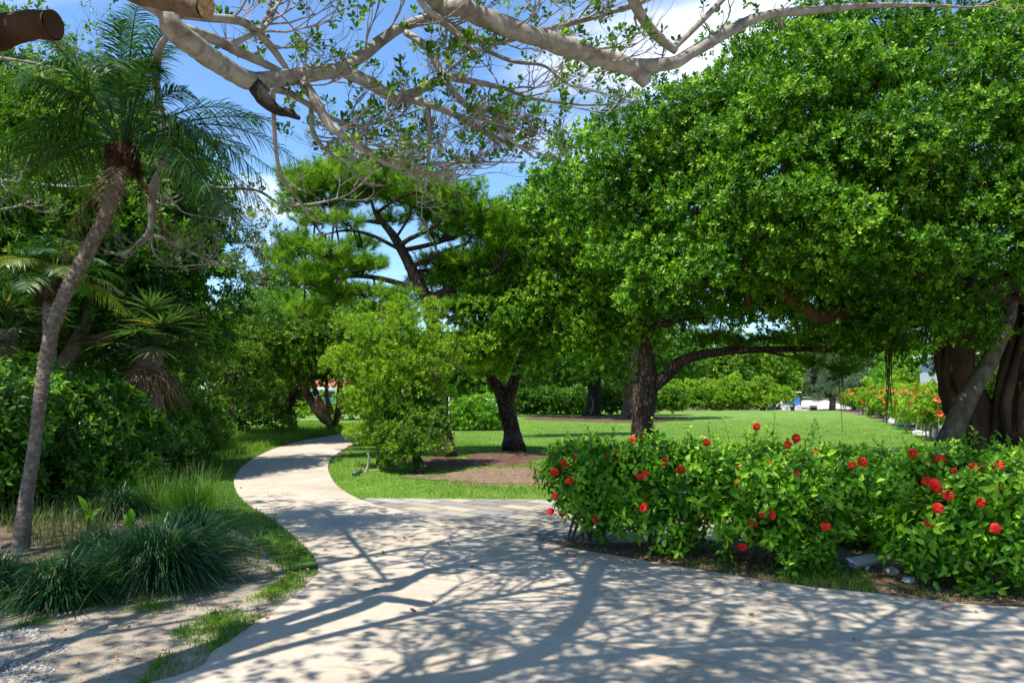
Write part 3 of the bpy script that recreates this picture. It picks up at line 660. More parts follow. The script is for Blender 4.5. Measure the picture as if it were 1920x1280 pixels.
# ================================================================ shrubs and trees
def shrub(name, label, cat, base, lobes, mat, group=None, stems=5, L=.07, Wd=.035, sub=.28, per=26, nleaf=7, dens=1., bark='brownbark', r0=.025, zmin=-.7, side=.45, part='foliage', **kw):
    base = np.asarray(base, float); t = thing(name, label, cat, base, group)
    acc = Acc(); S = crown(acc, lobes, L, Wd, sub, dens, nleaf, per, zmin=zmin, side=side, **kw)
    # nothing below the ground
    acc.V = [np.concatenate([v[:, :2], np.maximum(v[:, 2:], base[2] + .015)], 1) for v in acc.V]
    acc.build(part, mat, t)
    if stems:
        s = Acc()
        for k in range(stems):
            b = base + np.array([*rng.normal(0, r0 * 3, 2), 0]); e = S[rng.integers(len(S)), :3]
            limb(s, [b, (b * .5 + e * .5) + rng.normal(0, .04, 3) - [0, 0, .05], e], [r0, r0 * .3], 5, step=.15, cap=False)
        s.build('stems', M[bark], t)
    return t
def L3(px, py, d, r, rz=None, ry=None): return (P(px, py, d), (r, ry or r, rz or r))

# left shrubbery
gl = 'dark glossy shrubs along the left verge'
specs = [(322, 19.0, 728, .80, 'dark glossy shrub at the far right end of the left shrubbery, tips lit'),
         (262, 16.6, 738, .85, 'dark glossy shrub below the fan palm, second from the path end'),
         (196, 14.4, 746, .90, 'dark glossy shrub in the middle of the left shrubbery'),
         (125, 12.4, 738, .95, 'dark glossy shrub just right of the leaning palm trunk'),
         (40, 11.2, 722, 1.0, 'dark glossy shrub just left of the leaning palm trunk'),
         (-50, 10.4, 700, 1.0, 'dark glossy shrub cut by the left picture edge')]
for px, d, top, r, lab in specs:
    c = P(px, top, d); h = c[2]; x = c[0]
    lobes = [((x, d, h * .68), (r, r, h * .36)), ((x - .2, d - .4, h * .36), (r * 1.05, r * .9, h * .36)), ((x + .3, d + .3, h * .45), (r, r, h * .4))]
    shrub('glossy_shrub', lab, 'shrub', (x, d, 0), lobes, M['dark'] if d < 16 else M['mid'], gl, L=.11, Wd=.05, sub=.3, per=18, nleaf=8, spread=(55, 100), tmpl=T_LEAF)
shrub('croton_shrub', 'small dark red leaved shrub at the left edge below the palm trunk', 'shrub', G(-10, 960), [(G(-5, 960) + [0, 0, .45], (.25, .25, .4))],
      leafmat('croton_leaf', (.05, .01, .01), (.14, .02, .02), (.25, .05, .03), rough=.35), stems=3, L=.12, Wd=.04, sub=.15, per=10)
for px, py, r, lab in [(425, 803, .55, 'low grey green feathery shrub at the far end of the left verge'), (385, 812, .5, 'low bluish shrub tucked beside the lit end of the glossy shrubbery')]:
    c = G(px, py); shrub('low_shrub', lab, 'shrub', c, [(c + [0, 0, .5], (r, r, .6))], M['mid'], L=.09, Wd=.035, sub=.25, per=20)

def tree(name, label, cat, base, trunk, trad, limbs, lobes, leaf, bark, L=.08, Wd=.045, sub=.45, per=30, nleaf=8, dens=1., k=10, skn=40, group=None, rough=.12, tw=.04, **kw):
    base = np.asarray(base, float); t = thing(name, label, cat, base, group)
    a = Acc(); c = limb(a, trunk, trad, k, step=.12, rough=rough)
    ends = [c[len(c) // 2:][::3]]
    for pts, rd in limbs:
        ends.append(limb(a, pts, rd, max(6, k - 3), step=.15, rough=rough)[::3])
    a.build('trunk', M[bark], t, smooth=True)
    f = Acc(); S = crown(f, lobes, L, Wd, sub, dens, nleaf, per, **kw)
    s = Acc(); skeleton(s, S, np.vstack(ends), None, skn, 5, tw, tw * .2)
    s.build('branches', M[bark], t, smooth=True)
    f.build('crown', M[leaf], t)
    return t

# trees behind the left shrubbery
tree('broadleaf_tree', 'dense dark broadleaf tree with a diagonal lit trunk behind the fan palm', 'tree', (P(112, 730, 13.5)[0], 13.5, 0),
     [(P(105, 730, 13.5)[0], 13.5, 0), P(115, 715, 13.5), P(140, 650, 13.6), P(165, 590, 13.8), P(175, 520, 14)], [.16, .13, .12, .11, .07],
     [([P(150, 640, 13.6), P(215, 625, 13.8), P(265, 600, 14.2), P(310, 560, 14.8)], [.08, .06, .03]),
      ([P(165, 600, 13.8), P(240, 520, 14.5), P(330, 450, 15.5)], [.08, .04])],
     [L3(318, 400, 17, 1.0), L3(305, 450, 16, 1.0), L3(350, 480, 17, .75), L3(280, 380, 15.5, 1.0), L3(370, 550, 16.5, .65), L3(330, 540, 15.8, 1.1), L3(240, 470, 15, 1.2),
      L3(230, 560, 14.8, 1.0), L3(280, 330, 16, 1.0), L3(150, 560, 14.8, 1.1), L3(180, 640, 15.5, 1.2), L3(300, 640, 16.5, 1.2)],
     'dark', 'brownbark', L=.12, Wd=.05, sub=.46, per=22, nleaf=8, skn=60)
tree('broadleaf_tree', 'lighter green broadleaf tree rising behind the leaning palm head', 'tree', (-9.6, 15.5, 0),
     [(-9.6, 15.5, 0), (-9.4, 15.4, 2.5), (-8.9, 15.2, 4.2), (-8.3, 15, 5.6)], [.2, .15, .1, .05], [([(-9.4, 15.4, 2.6), (-8, 15.2, 4.0), (-7, 15, 5)], [.1, .04])],
     [L3(90, 360, 14.5, 1.3), L3(20, 300, 14, 1.2), L3(170, 300, 15.2, 1.2), L3(160, 410, 14.5, 1.1), L3(60, 450, 14, 1.2), L3(-40, 400, 13.5, 1.3), L3(110, 230, 15, 1.0),
      L3(20, 560, 14.5, 1.2), L3(-60, 540, 13.5, 1.3), L3(210, 390, 15.5, .9)],
     'mid', 'brownbark', L=.11, Wd=.045, sub=.42, per=22, skn=50)
tree('broadleaf_tree', 'tall shadowy tree behind the palms at the far left edge', 'tree', (-13.5, 18, 0),
     [(-13.5, 18, 0), (-13.2, 18, 3), (-12.8, 17.6, 6)], [.25, .2, .08], [],
     [L3(-120, 200, 17, 1.8), L3(0, 180, 18, 1.5), L3(-100, 420, 17, 1.8), L3(30, 620, 18, 1.8), L3(120, 640, 19, 1.8), L3(-80, 650, 15, 1.6), L3(220, 650, 19, 1.5)],
     'mid', 'brownbark', L=.15, Wd=.06, sub=.5, per=18, skn=30)
# middle left thicket, dark under the canopy
tree('feathery_tree', 'grey green feathery tree between the dark broadleaf and the pine', 'tree', (P(430, 760, 23)[0], 23, 0),
     [(P(430, 760, 23)[0], 23, 0), P(435, 700, 23), P(440, 640, 23.3)], [.1, .08, .03], [],
     [L3(430, 660, 23, 1.1), L3(470, 620, 24, 1.1), L3(420, 730, 22.5, 1.1), L3(470, 720, 23.5, .9), L3(400, 640, 24, 1.0), L3(480, 640, 26, .9)], 'mid', 'brownbark', L=.11, Wd=.028, sub=.4, per=30, skn=30)
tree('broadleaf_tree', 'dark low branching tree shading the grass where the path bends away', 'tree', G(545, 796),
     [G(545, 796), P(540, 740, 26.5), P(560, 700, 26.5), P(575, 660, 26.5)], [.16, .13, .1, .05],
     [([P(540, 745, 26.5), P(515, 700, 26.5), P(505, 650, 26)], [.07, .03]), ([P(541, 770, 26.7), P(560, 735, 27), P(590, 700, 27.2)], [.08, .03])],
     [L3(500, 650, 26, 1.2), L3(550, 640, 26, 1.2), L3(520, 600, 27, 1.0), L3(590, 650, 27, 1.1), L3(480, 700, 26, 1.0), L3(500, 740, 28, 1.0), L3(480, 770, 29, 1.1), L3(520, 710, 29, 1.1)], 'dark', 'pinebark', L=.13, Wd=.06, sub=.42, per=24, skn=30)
tree('broadleaf_tree', 'several stemmed tree whose trunks fan out beside the path bend', 'tree', G(622, 796),
     [G(622, 797), P(600, 775, 24.6), P(577, 740, 24.4), P(564, 705, 24.2), P(562, 670, 24)], [.17, .15, .12, .09, .05],
     [([G(624, 797), P(606, 765, 24.4), P(592, 735, 24.4), P(585, 700, 24.2)], [.13, .10, .05]), ([G(628, 797), P(637, 760, 24.4), P(638, 720, 24.4), P(640, 670, 24.4)], [.14, .11, .06]),
      ([P(622, 775, 24.6), P(613, 745, 24.8), P(612, 710, 25)], [.09, .05])],
     [L3(560, 660, 24, .9), L3(610, 650, 24.5, 1.0), L3(650, 655, 24.5, .9), L3(585, 690, 25, .7), L3(650, 700, 25, .7, .5), L3(620, 600, 25.5, .9)], 'mid', 'greybark' if False else 'brownbark', L=.11, Wd=.055, sub=.36, per=24, skn=30)
shrub('reed_bush', 'yellowish reedy bush with bare thin stems behind the several stemmed tree', 'shrub', G(690, 786), [(G(690, 786) + [0, 0, 1.1], (1.3, .8, .7)), (G(660, 786) + [0, 0, .9], (.8, .8, .6))], M['yellowgreen'], stems=16, L=.14, Wd=.03, sub=.3, per=22)

# pine needles
def tufts(acc, c, o, n=34, L=.17, w=.011, ang=(12, 75)):
    m = len(c); a0 = perp(o); b0 = np.cross(o, a0); idx = np.repeat(np.arange(m), n); N = len(idx)
    az = rng.uniform(0, 6.283, N); th = np.radians(rng.uniform(ang[0], ang[1], N))
    s_ = rng.uniform(-.5, .5, N)
    per = a0[idx] * np.cos(az)[:, None] + b0[idx] * np.sin(az)[:, None]
    d = o[idx] * np.cos(th)[:, None] + per * np.sin(th)[:, None]
    b = c[idx] + o[idx] * (s_ * L * .9)[:, None]; LL = L * rng.uniform(.65, 1.1, N)
    sd_ = norm(np.cross(d, rdir(N))) * w * .5
    V = np.stack([b - sd_, b + sd_, b + d * LL[:, None]], 1).reshape(-1, 3)
    tone = np.repeat(np.clip(rng.normal(.5, .2, m), .05, .9), n); tone = np.where(rng.random(N) > .985, .99, np.clip(tone + rng.normal(0, .12, N), 0, .93))
    acc.add(V, np.arange(3 * N).reshape(-1, 3), rnd=np.repeat(tone, 3))
def pine(name, label, base, trunk, trad, limbs, pads, bark='pinebark', dens=1., nn=34, L=.17, w=.011, group=None, leaf='needle', tw=.03):
    t = thing(name, label, 'pine tree', base, group); a = Acc()
    ends = [limb(a, trunk, trad, 12, step=.1, rough=.12)[8::3]]
    for pts, rd in limbs: ends.append(limb(a, pts, [q_ * .82 for q_ in rd], 7, step=.12, rough=.12)[::2])
    a.build('trunk', M[bark], t, smooth=True)
    E = np.vstack(ends); f = Acc(); s = Acc()
    for (px, py, d, rx, rz) in pads:
        c = P(px, py, d); X = rx * d / F; Z = rz * d / F; Y = X * .9
        n = int(dens * 95 * (X * Y + X * Z * 2)) + 8
        p = c + rdir(n) * (rng.random((n, 1)) ** .45) * np.array([X, Y, Z]); o = norm(norm(p - c) * [.8, .8, .5] + [0, 0, .75] + rng.normal(0, .25, (n, 3)))
        tufts(f, p, o, nn, L, w)
        m = max(3, n // 6); q = p[rng.choice(n, m, replace=False)]
        root = E[np.argmin(np.linalg.norm(E - c, axis=1))]
        hub = c - np.array([0, 0, Z * .5]); limb(s, [root, (root + hub) / 2 + rng.normal(0, .06, 3), hub], [tw, tw * .6], 5, step=.2, cap=False)
        for e in q: limb(s, [hub, (hub + e) / 2 + rng.normal(0, .05, 3) - [0, 0, .05], e], [tw * .5, tw * .2], 4, step=.2, rough=0, cap=False)
    f.build('needles', M[leaf], t); s.build('branches', M[bark], t)
    return t
D = 19.0
pine('pine_tree', 'tall pine with dark leaning trunk and wide flat crown behind the yellow green tree', G(835, 856),
     [G(836, 857), P(830, 800, 19), P(824, 720, 19), P(818, 640, 19), P(802, 568, 19), P(772, 505, 19), P(746, 455, 19), P(722, 422, 19), P(702, 396, 19)],
     [.29, .22, .19, .18, .165, .135, .105, .08, .05],
     [([P(748, 462, D), P(768, 448, 18.6), P(805, 430, 18.2), P(850, 395, 18)], [.08, .06, .03]),
      ([P(752, 470, D), P(800, 460, 19.3), P(855, 443, 19.6), P(888, 425, 19.6), P(892, 395, 19.6)], [.08, .07, .05, .02]),
      ([P(772, 500, D), P(830, 474, 18.6), P(885, 452, 18.2)], [.08, .06, .03]),
      ([P(746, 466, D), P(695, 441, 18.6), P(650, 432, 18.3), P(600, 442, 18)], [.06, .045, .02]),
      ([P(802, 562, D), P(850, 540, 18.8), P(900, 522, 18.5), P(940, 492, 18.3), P(952, 462, 18.2)], [.14, .12, .10, .05]),
      ([P(812, 600, D), P(850, 572, 18.5), P(885, 548, 18.5)], [.11, .08, .04]),
      ([P(775, 508, D), P(820, 508, 19.6), P(860, 522, 20), P(905, 530, 20)], [.06, .04, .02]),
      ([P(702, 396, D), P(692, 362, 19), P(680, 322, 19)], [.05, .02]),
      ([P(706, 400, D), P(740, 376, 18.6), P(775, 362, 18.2), P(812, 350, 18)], [.05, .02]),
      ([P(720, 420, D), P(645, 408, 19.4), P(575, 398, 19.6)], [.05, .02]),
      ([P(740, 450, D), P(770, 400, 18.5), P(765, 375, 18.2)], [.05, .02]),
      ([P(792, 545, D), P(700, 520, 18.5), P(620, 518, 18), P(545, 505, 17.8)], [.09, .07, .04, .02]),
      ([P(545, 505, 17.8), P(505, 535, 17.7), P(455, 528, 17.6)], [.025, .012]),
      ([P(818, 640, D), P(860, 690, 18.6), P(905, 700, 18.4)], [.05, .02])],
     [(600, 322, 19, 46, 22), (660, 305, 19, 48, 20), (720, 322, 18.6, 55, 24), (790, 340, 18.3, 55, 24), (850, 355, 18, 45, 22), (560, 362, 19, 40, 24), (620, 370, 19, 60, 26), (680, 360, 19, 50, 22),
      (900, 392, 18.3, 48, 28), (940, 420, 18.3, 42, 26), (860, 415, 18.6, 50, 20), (590, 410, 18.6, 44, 18), (650, 415, 18.2, 40, 14), (560, 450, 18.2, 46, 22), (610, 470, 18, 50, 20), (520, 480, 18, 40, 22),
      (570, 505, 18, 60, 22), (640, 505, 18.4, 55, 18), (500, 525, 17.8, 40, 14), (690, 492, 18.2, 44, 14), (700, 545, 18.2, 46, 14), (640, 545, 18.4, 50, 14), (640, 330, 18.6, 60, 26), (580, 345, 18.6, 44, 26), (700, 345, 19.3, 60, 24), (820, 375, 18.8, 60, 24), (590, 525, 18, 60, 18), (540, 470, 18.3, 40, 20), (900, 430, 18.6, 60, 26), (740, 300, 18.8, 44, 16), (860, 520, 19.2, 60, 18), (830, 490, 19.4, 60, 20), (880, 480, 18.4, 50, 22), (930, 455, 18.4, 42, 22),
      (850, 570, 18.6, 36, 12), (900, 545, 18.6, 40, 14), (760, 560, 18.8, 40, 16), (720, 580, 18.8, 46, 14), (770, 330, 19.4, 46, 16), (905, 690, 18.5, 46, 14), (870, 650, 18.8, 40, 16), (800, 395, 19.4, 46, 16), (830, 440, 19.8, 40, 12)] + [(float(rng.uniform(560, 950)), float(rng.uniform(345, 590)), 20.2, 42, 15) for _ in range(20)] + [(545, 330, 18.8, 30, 20), (540, 385, 18.6, 30, 16)], dens=1.3, L=.2, w=.013)
pine('pine_tree', 'broad low pine filling the gap left of the yellow green tree', G(705, 818),
     [G(705, 818), P(700, 740, 27), P(685, 660, 27), P(660, 600, 27), P(640, 560, 27)], [.26, .22, .18, .12, .05],
     [([P(690, 670, 27), P(620, 640, 26), P(560, 630, 25.5)], [.1, .06, .02]), ([P(670, 620, 27), P(600, 600, 26.2), P(530, 590, 25.8)], [.08, .05, .02]), ([P(670, 620, 27), P(740, 590, 27), P(780, 560, 27)], [.07, .02])],
     [(520, 590, 25.5, 42, 20), (570, 575, 26, 46, 20), (620, 585, 26, 50, 20), (560, 620, 25.5, 50, 22), (610, 640, 25.5, 50, 20), (650, 615, 26, 45, 20), (660, 575, 26.5, 45, 22), (700, 580, 27, 40, 24), (740, 600, 27, 40, 24), (650, 665, 26, 36, 14), (590, 665, 25.6, 40, 12), (500, 615, 26, 30, 20), (620, 545, 27, 40, 18), (540, 560, 26, 36, 14), (500, 600, 26, 24, 14)], L=.2, w=.016, nn=30, dens=1.1)
pine('pine_tree', 'pine top showing against the sky left of the banyan crown', (P(1198, 770, 27)[0], 27, 0),
     [(P(1198, 770, 27)[0], 27, 0), P(1195, 690, 27), P(1120, 560, 27), P(1030, 440, 27), P(1035, 340, 27)], [.28, .24, .2, .12, .04],
     [([P(1035, 460, 27), P(980, 420, 26.5), P(930, 400, 26.2)], [.08, .02]), ([P(1035, 440, 27), P(1080, 380, 27)], [.06, .02]), ([P(1040, 560, 27), P(960, 520, 26), P(900, 510, 25.5)], [.1, .03])],
     [(1040, 335, 27, 26, 16), (1020, 355, 27, 34, 16), (1065, 360, 27, 32, 16), (990, 375, 26.6, 34, 18), (950, 392, 26.3, 34, 20), (1085, 400, 27, 34, 20), (1030, 400, 27, 50, 20), (960, 430, 26.3, 46, 20), (910, 430, 26, 34, 20), (1000, 450, 26.5, 60, 24),
      (900, 490, 25.6, 50, 20), (960, 510, 26, 60, 24), (1060, 480, 27, 50, 30), (900, 345, 26, 16, 12), (960, 560, 26.5, 60, 24), (1050, 560, 27, 60, 30)], L=.2, w=.016, nn=28, dens=.8)
D4 = 17.0
pine('pine_tree', 'reddish barked pine in front of the lawn with one long limb reaching right', (P(1206, 800, D4)[0], D4, 0),
     [(P(1204, 800, D4)[0], D4, 0), P(1205, 800, D4), P(1212, 745, D4), P(1215, 700, D4), P(1205, 640, D4), P(1190, 560, D4)], [.30, .235, .225, .20, .14, .06],
     [([P(1214, 735, D4), P(1245, 708, D4), P(1275, 680, D4), P(1320, 664, D4 - .2), P(1400, 656, D4 - .4), P(1500, 654, D4 - .5), P(1620, 660, D4 - .6)], [.20, .165, .135, .11, .085, .04]),
      ([P(1200, 620, D4), P(1280, 598, D4), P(1350, 585, D4), P(1420, 580, D4 + .3), P(1475, 578, D4 + .3)], [.1, .07, .05, .02]),
      ([P(1330, 664, D4 - .2), P(1400, 640, D4 - .8), P(1480, 630, D4 - 1)], [.05, .02]),
      ([P(1420, 657, D4 - .4), P(1500, 672, D4 - .8), P(1560, 690, D4 - 1)], [.035, .015])],
     [(1310, 640, D4, 34, 14), (1350, 632, 17.2, 40, 12), (1400, 640, 16.4, 44, 10), (1450, 636, 16.6, 44, 11), (1500, 636, 16.2, 44, 14), (1550, 645, 16.4, 44, 18), (1600, 650, 16.4, 40, 20), (1640, 640, 16.6, 44, 26), (1560, 615, 17, 44, 20), (1620, 610, 17, 50, 20), (1520, 680, 16, 36, 12), (1580, 690, 16, 36, 12),
      (1320, 600, 17.2, 30, 10), (1290, 580, 17.2, 36, 14), (1230, 580, 17, 36, 18), (1520, 600, 17.5, 34, 14), (1690, 640, 16.8, 44, 26)], dens=1.2)

# tree with the forked trunk
tree('fig_tree', 'small leaved tree with a forked brown trunk standing on a mulch mound', 'tree', G(966, 846),
     [G(966, 848), P(960, 810, 20.8), P(950, 770, 20.8), P(938, 735, 20.8), P(918, 700, 20.8), P(905, 660, 20.6), P(900, 610, 20.3)], [.36, .22, .20, .16, .12, .09, .05],
     [([P(949, 768, 20.8), P(962, 720, 20.8), P(972, 690, 20.8), P(990, 640, 20.5), P(1010, 580, 20.3)], [.17, .14, .12, .08, .04]),
      ([P(918, 705, 20.8), P(890, 692, 20.6), P(850, 706, 20.4)], [.05, .03]), ([P(980, 680, 20.8), P(1040, 640, 20), P(1110, 610, 19.5)], [.09, .04])],
     [L3(900, 555, 19.4, .75), L3(880, 620, 19.3, .7), L3(935, 620, 19, .85), L3(960, 560, 19.5, .85), L3(1000, 610, 19, .85), L3(1010, 520, 19.6, .9), L3(1070, 570, 19, .9), L3(970, 480, 20, .7), L3(1040, 450, 20, .8),
      L3(1080, 500, 19.4, .9), L3(1060, 650, 19, .7, .55), L3(985, 670, 19.3, .6, .45), L3(1130, 620, 18.6, .8), L3(1140, 540, 18.6, .9), L3(1190, 610, 18, .8), L3(1180, 680, 17.8, .5, .55), L3(1120, 440, 19, .9), L3(1000, 415, 20.4, .75), L3(890, 520, 19.8, .5), L3(1215, 560, 18, .7), L3(1060, 395, 20, .6), L3(930, 665, 19.4, .5, .4)],
     'ficus_far', 'pinebark', L=.07, Wd=.042, sub=.34, per=36, nleaf=8, skn=90, tw=.03, k=14)

# the great banyan on the right
bl = []
rows = [(60, [1585, 1690, 1800, 1910, 2020], 13.6), (175, [1310, 1392, 1490, 1600, 1710, 1820, 1930, 2040], 13.0), (288, [1185, 1262, 1360, 1470, 1580, 1690, 1800, 1910, 2020], 12.4),
        (385, [1130, 1225, 1330, 1440, 1550, 1660, 1770, 1880, 1990], 12.0), (475, [1180, 1280, 1385, 1490, 1600, 1710, 1820, 1930, 2030], 12.0)]
for y, xs, d0 in rows:
    for x in xs:
        y_ = y + (62 if (y < 200 and x < 1330) else 42 if (y < 200 and x < 1420) else 30 if (y < 300 and x < 1240) else 0); d = d0 + max(0, (1450 - x)) / 130 + abs(x - 1600) / 500 + rng.normal(0, .35)
        r = rng.uniform(.60, .86)
        bl.append(L3(x + rng.normal(0, 12), y_ + rng.normal(0, 12), d, r, r * .82))
bl += [L3(1120, 275, 15, .3), L3(1150, 235, 15, .28), L3(1455, 95, 14.4, .45), L3(1385, 135, 14.3, .4), L3(1250, 215, 14.4, .38), L3(1235, 545, 14, .5, .4), L3(1345, 530, 13, .5, .35), L3(1560, 520, 12.6, .5, .3)]
bt = thing('banyan_tree', 'huge banyan with dense glossy crown and dark massed trunks at the right', 'banyan tree', (P(1850, 800, 15.3)[0], 15.3, 0))
f = Acc(); S = crown(f, bl, .082, .048, .37, 1.0, 8, 34, zmin=-.5, side=.6, fill=.03, upb=.6, stem=.07)
back = [L3(x, y, d, 1.4, .9) for x, y, d in [(1190, 300, 17), (1215, 430, 17), (1300, 290, 17), (1390, 250, 17), (1100, 400, 19), (1250, 500, 17.5), (1300, 420, 17), (1450, 350, 17.5), (1600, 300, 18), (1750, 300, 18), (1900, 300, 18), (2050, 300, 17), (1400, 500, 17.5), (1560, 500, 18), (1700, 500, 19), (1850, 520, 19), (2000, 500, 18), (1500, 200, 17), (1700, 150, 18), (1900, 150, 18), (2150, 400, 15), (2150, 200, 15)]]
S2 = crown(f, back, .12, .075, .6, .8, 8, 28, zmin=-.8, side=0)
under = [L3(x, y, d, .9, .42) for x, y, d in [(1500, 545, 15.5), (1590, 560, 15), (1680, 570, 15.5), (1750, 590, 17), (1850, 560, 17), (1650, 600, 17.5), (1720, 640, 18), (1930, 580, 18), (1600, 600, 18), (1420, 545, 15), (1340, 545, 15.5), (1700, 610, 14.4), (1655, 575, 14.2), (1745, 585, 14.2), (1820, 590, 16.2), (1560, 575, 14.6), (1480, 555, 14.6), (1860, 640, 17), (1900, 590, 14.2)]]
S3 = crown(f, under, .075, .045, .4, 1.0, 8, 26, zmin=-.9, side=0)
f.build('crown', M['ficus'], bt)
a = Acc()
def strand(pts, rd, k=10, rough=.14): return limb(a, pts, rd, k, step=.09, rough=rough)
BD = 15.3
T1 = [P(1860, 886, BD), P(1845, 830, BD), P(1812, 760, BD), P(1790, 700, BD), P(1795, 640, BD), P(1800, 590, BD), P(1780, 540, BD)]
e1 = strand(T1, [.56, .42, .36, .30, .34, .34, .28], 16, .16)
for k in range(13):   # fused aerial roots running down the trunk
    an = 2 * math.pi * k / 13; off = np.array([math.cos(an), math.sin(an) * .8, 0])
    rr_ = [.54, .40, .34, .27, .30, .30, .24]
    strand([p + off * r_ * rng.uniform(.95, 1.18) * (1.25 if i == 0 else 1) + np.array([math.sin(i * 1.1 + k) * .05, 0, 0]) for i, (p, r_) in enumerate(zip(T1, rr_))], [.12, .085, .07, .06, .07, .06], 7)
T2 = [P(1945, 890, BD - .3), P(1930, 820, BD - .3), P(1925, 750, BD - .3), P(1935, 680, BD - .3), P(1945, 610, BD - .2), P(1940, 530, BD)]
e2 = strand(T2, [.85, .66, .52, .44, .42, .4], 16, .16)
for k in range(15):
    an = 2 * math.pi * k / 15; off = np.array([math.cos(an), math.sin(an) * .8, 0]); rr_ = [1.0, .72, .52, .42, .40, .38]
    strand([p + off * r_ * rng.uniform(.95, 1.18) + np.array([math.sin(i * .9 + k) * .07, 0, 0]) for i, (p, r_) in enumerate(zip(T2, rr_))], [.15, .11, .09, .075, .07, .06], 7)
lim = [([P(1790, 575, BD), P(1700, 598, 14.8), P(1600, 585, 14.4), P(1535, 592, 14), P(1495, 568, 13.8), P(1455, 537, 13.6), P(1380, 528, 13.6), P(1300, 528, 13.8)], [.22, .18, .15, .13, .11, .09, .05]),
       ([P(1925, 545, BD), P(1840, 548, 14.4), P(1750, 525, 13.8), P(1690, 503, 13.2)], [.28, .22, .16, .08]),
       ([P(1800, 560, BD), P(1760, 480, 15), P(1650, 380, 15), P(1560, 300, 15)], [.28, .2, .14, .08]), ([P(1930, 540, BD), P(1950, 400, 15.4), P(1880, 250, 15.4)], [.3, .2, .08]),
       ([P(1790, 550, BD), P(1700, 500, 16), P(1550, 450, 16.5), P(1400, 400, 16.5), P(1280, 350, 16)], [.22, .16, .12, .06]), ([P(1860, 560, BD), P(1900, 600, 16.5), P(1990, 560, 17)], [.2, .1])]
es = [e1[-20:], e2[-20:]]
for pts, rd in lim: es.append(strand(pts, rd, 9))
a.build('trunk', M['banyanbark'], bt, smooth=True)
s = Acc(); skeleton(s, np.vstack([S, S3]), np.vstack(es)[::3], None, 170, 5, .05, .012); s.build('branches', M['banyanbark'], bt, smooth=True)
a = Acc(); strand([P(1748, 905, 13.9), P(1775, 835, 13.9), P(1800, 775, 14), P(1838, 705, 14.2), P(1872, 640, 14.5), P(1890, 580, 14.8), P(1885, 530, 15)], [.24, .19, .165, .155, .15, .15, .16], 12, .1)
a.build('prop_root', M['rootbark'], bt, smooth=True)
for (px, y0, y1, d, wd) in [(1578, 560, 812, 15.2, .018), (1668, 570, 800, 14.6, .035)]:
    a = Acc()
    for k in range(3 if wd < .02 else 9):
        o_ = rng.normal(0, wd, 3) * [1, 1, 0]; n_ = 16
        ys = np.linspace(y0, y1 - rng.uniform(0, 60) * (k > 0), n_)
        pts = np.array([P(px + 3 * math.sin(i * .5 + k), y, d) for i, y in enumerate(ys)]) + o_ * np.linspace(.3, 1, n_)[:, None]
        tube(a, pts, [.011, .008, .004], 4, 0)
    a.build('aerial_root', M['banyanbark'], bt)

# yellow green young tree in the middle and the low shrub at its foot
c = G(718, 873)
tree('small_tree', 'young yellow green leafed tree growing beside the bend of the path', 'tree', c,
     [c, P(716, 850, 16.6), P(728, 790, 16.5), P(735, 720, 16.4), P(735, 650, 16.4)], [.16, .10, .08, .06, .03],
     [([P(718, 845, 16.6), P(700, 800, 16.4), P(680, 730, 16.2)], [.06, .03]), ([P(720, 840, 16.6), P(750, 780, 16.6), P(790, 700, 16.5)], [.06, .03]), ([c + [.08, 0, 0], P(740, 850, 16.5), P(760, 800, 16.4)], [.05, .02])],
     [L3(725, 622, 16.2, .42), L3(688, 640, 16.2, .40), L3(765, 632, 16.3, .42), L3(665, 690, 16.2, .42), L3(718, 690, 15.9, .5), L3(785, 690, 16.2, .48), L3(822, 668, 16.6, .28), L3(700, 748, 16, .42), L3(760, 750, 16, .48), L3(815, 735, 16.4, .30), L3(632, 672, 16.4, .22),
      L3(700, 592, 16.6, .2), L3(742, 584, 16.6, .22), L3(648, 608, 16.8, .18), L3(792, 600, 16.8, .22), L3(640, 728, 16.2, .2), L3(740, 790, 16.2, .34), L3(668, 760, 16.3, .2), L3(820, 630, 16.7, .18), L3(770, 590, 16.8, .16), L3(718, 560, 16.8, .1), L3(615, 690, 16.5, .12)], 'yellowgreen', 'brownbark', L=.065, Wd=.03, sub=.19, per=15, nleaf=7, skn=70, tw=.02, spread=(25, 75))
c = G(786, 890)
tree('low_bush', 'dark green glossy bush on a short bent stem at the foot of the young tree', 'bush', c,
     [c, P(788, 872, 15.2), P(775, 850, 15.3), P(770, 820, 15.4)], [.13, .11, .08, .04], [],
     [L3(775, 832, 15.3, .34), L3(738, 820, 15.5, .32), L3(808, 822, 15.6, .28), L3(755, 852, 15.2, .24), L3(792, 855, 15.2, .2), L3(722, 842, 15.6, .2), L3(765, 790, 15.8, .36), L3(812, 790, 15.9, .26), L3(720, 785, 15.9, .28), L3(790, 760, 16, .26)],
     'mid', 'pinebark', L=.07, Wd=.035, sub=.18, per=18, skn=30, tw=.015, tmpl=T_LEAF)
c = G(678, 836)
shrub('golden_shrub', 'small round lime yellow shrub at the inside edge of the path bend', 'shrub', c, [(c + [0, 0, .34], (.36, .33, .3)), (c + [.32, 0, .28], (.2, .2, .2))], M['yellowgreen'], L=.06, Wd=.03, sub=.13, per=16)
c = G(888, 806)
shrub('round_bush', 'rounded bright green bush on the lawn between the two nearer trunks', 'bush', c, [(c + [-.35, 0, .62], (.75, .6, .6)), (c + [.4, .1, .6], (.7, .6, .6)), (c + [0, 0, .5], (1.0, .7, .5))], M['bright'], L=.12, Wd=.055, sub=.24, per=16, tmpl=T_LEAF)

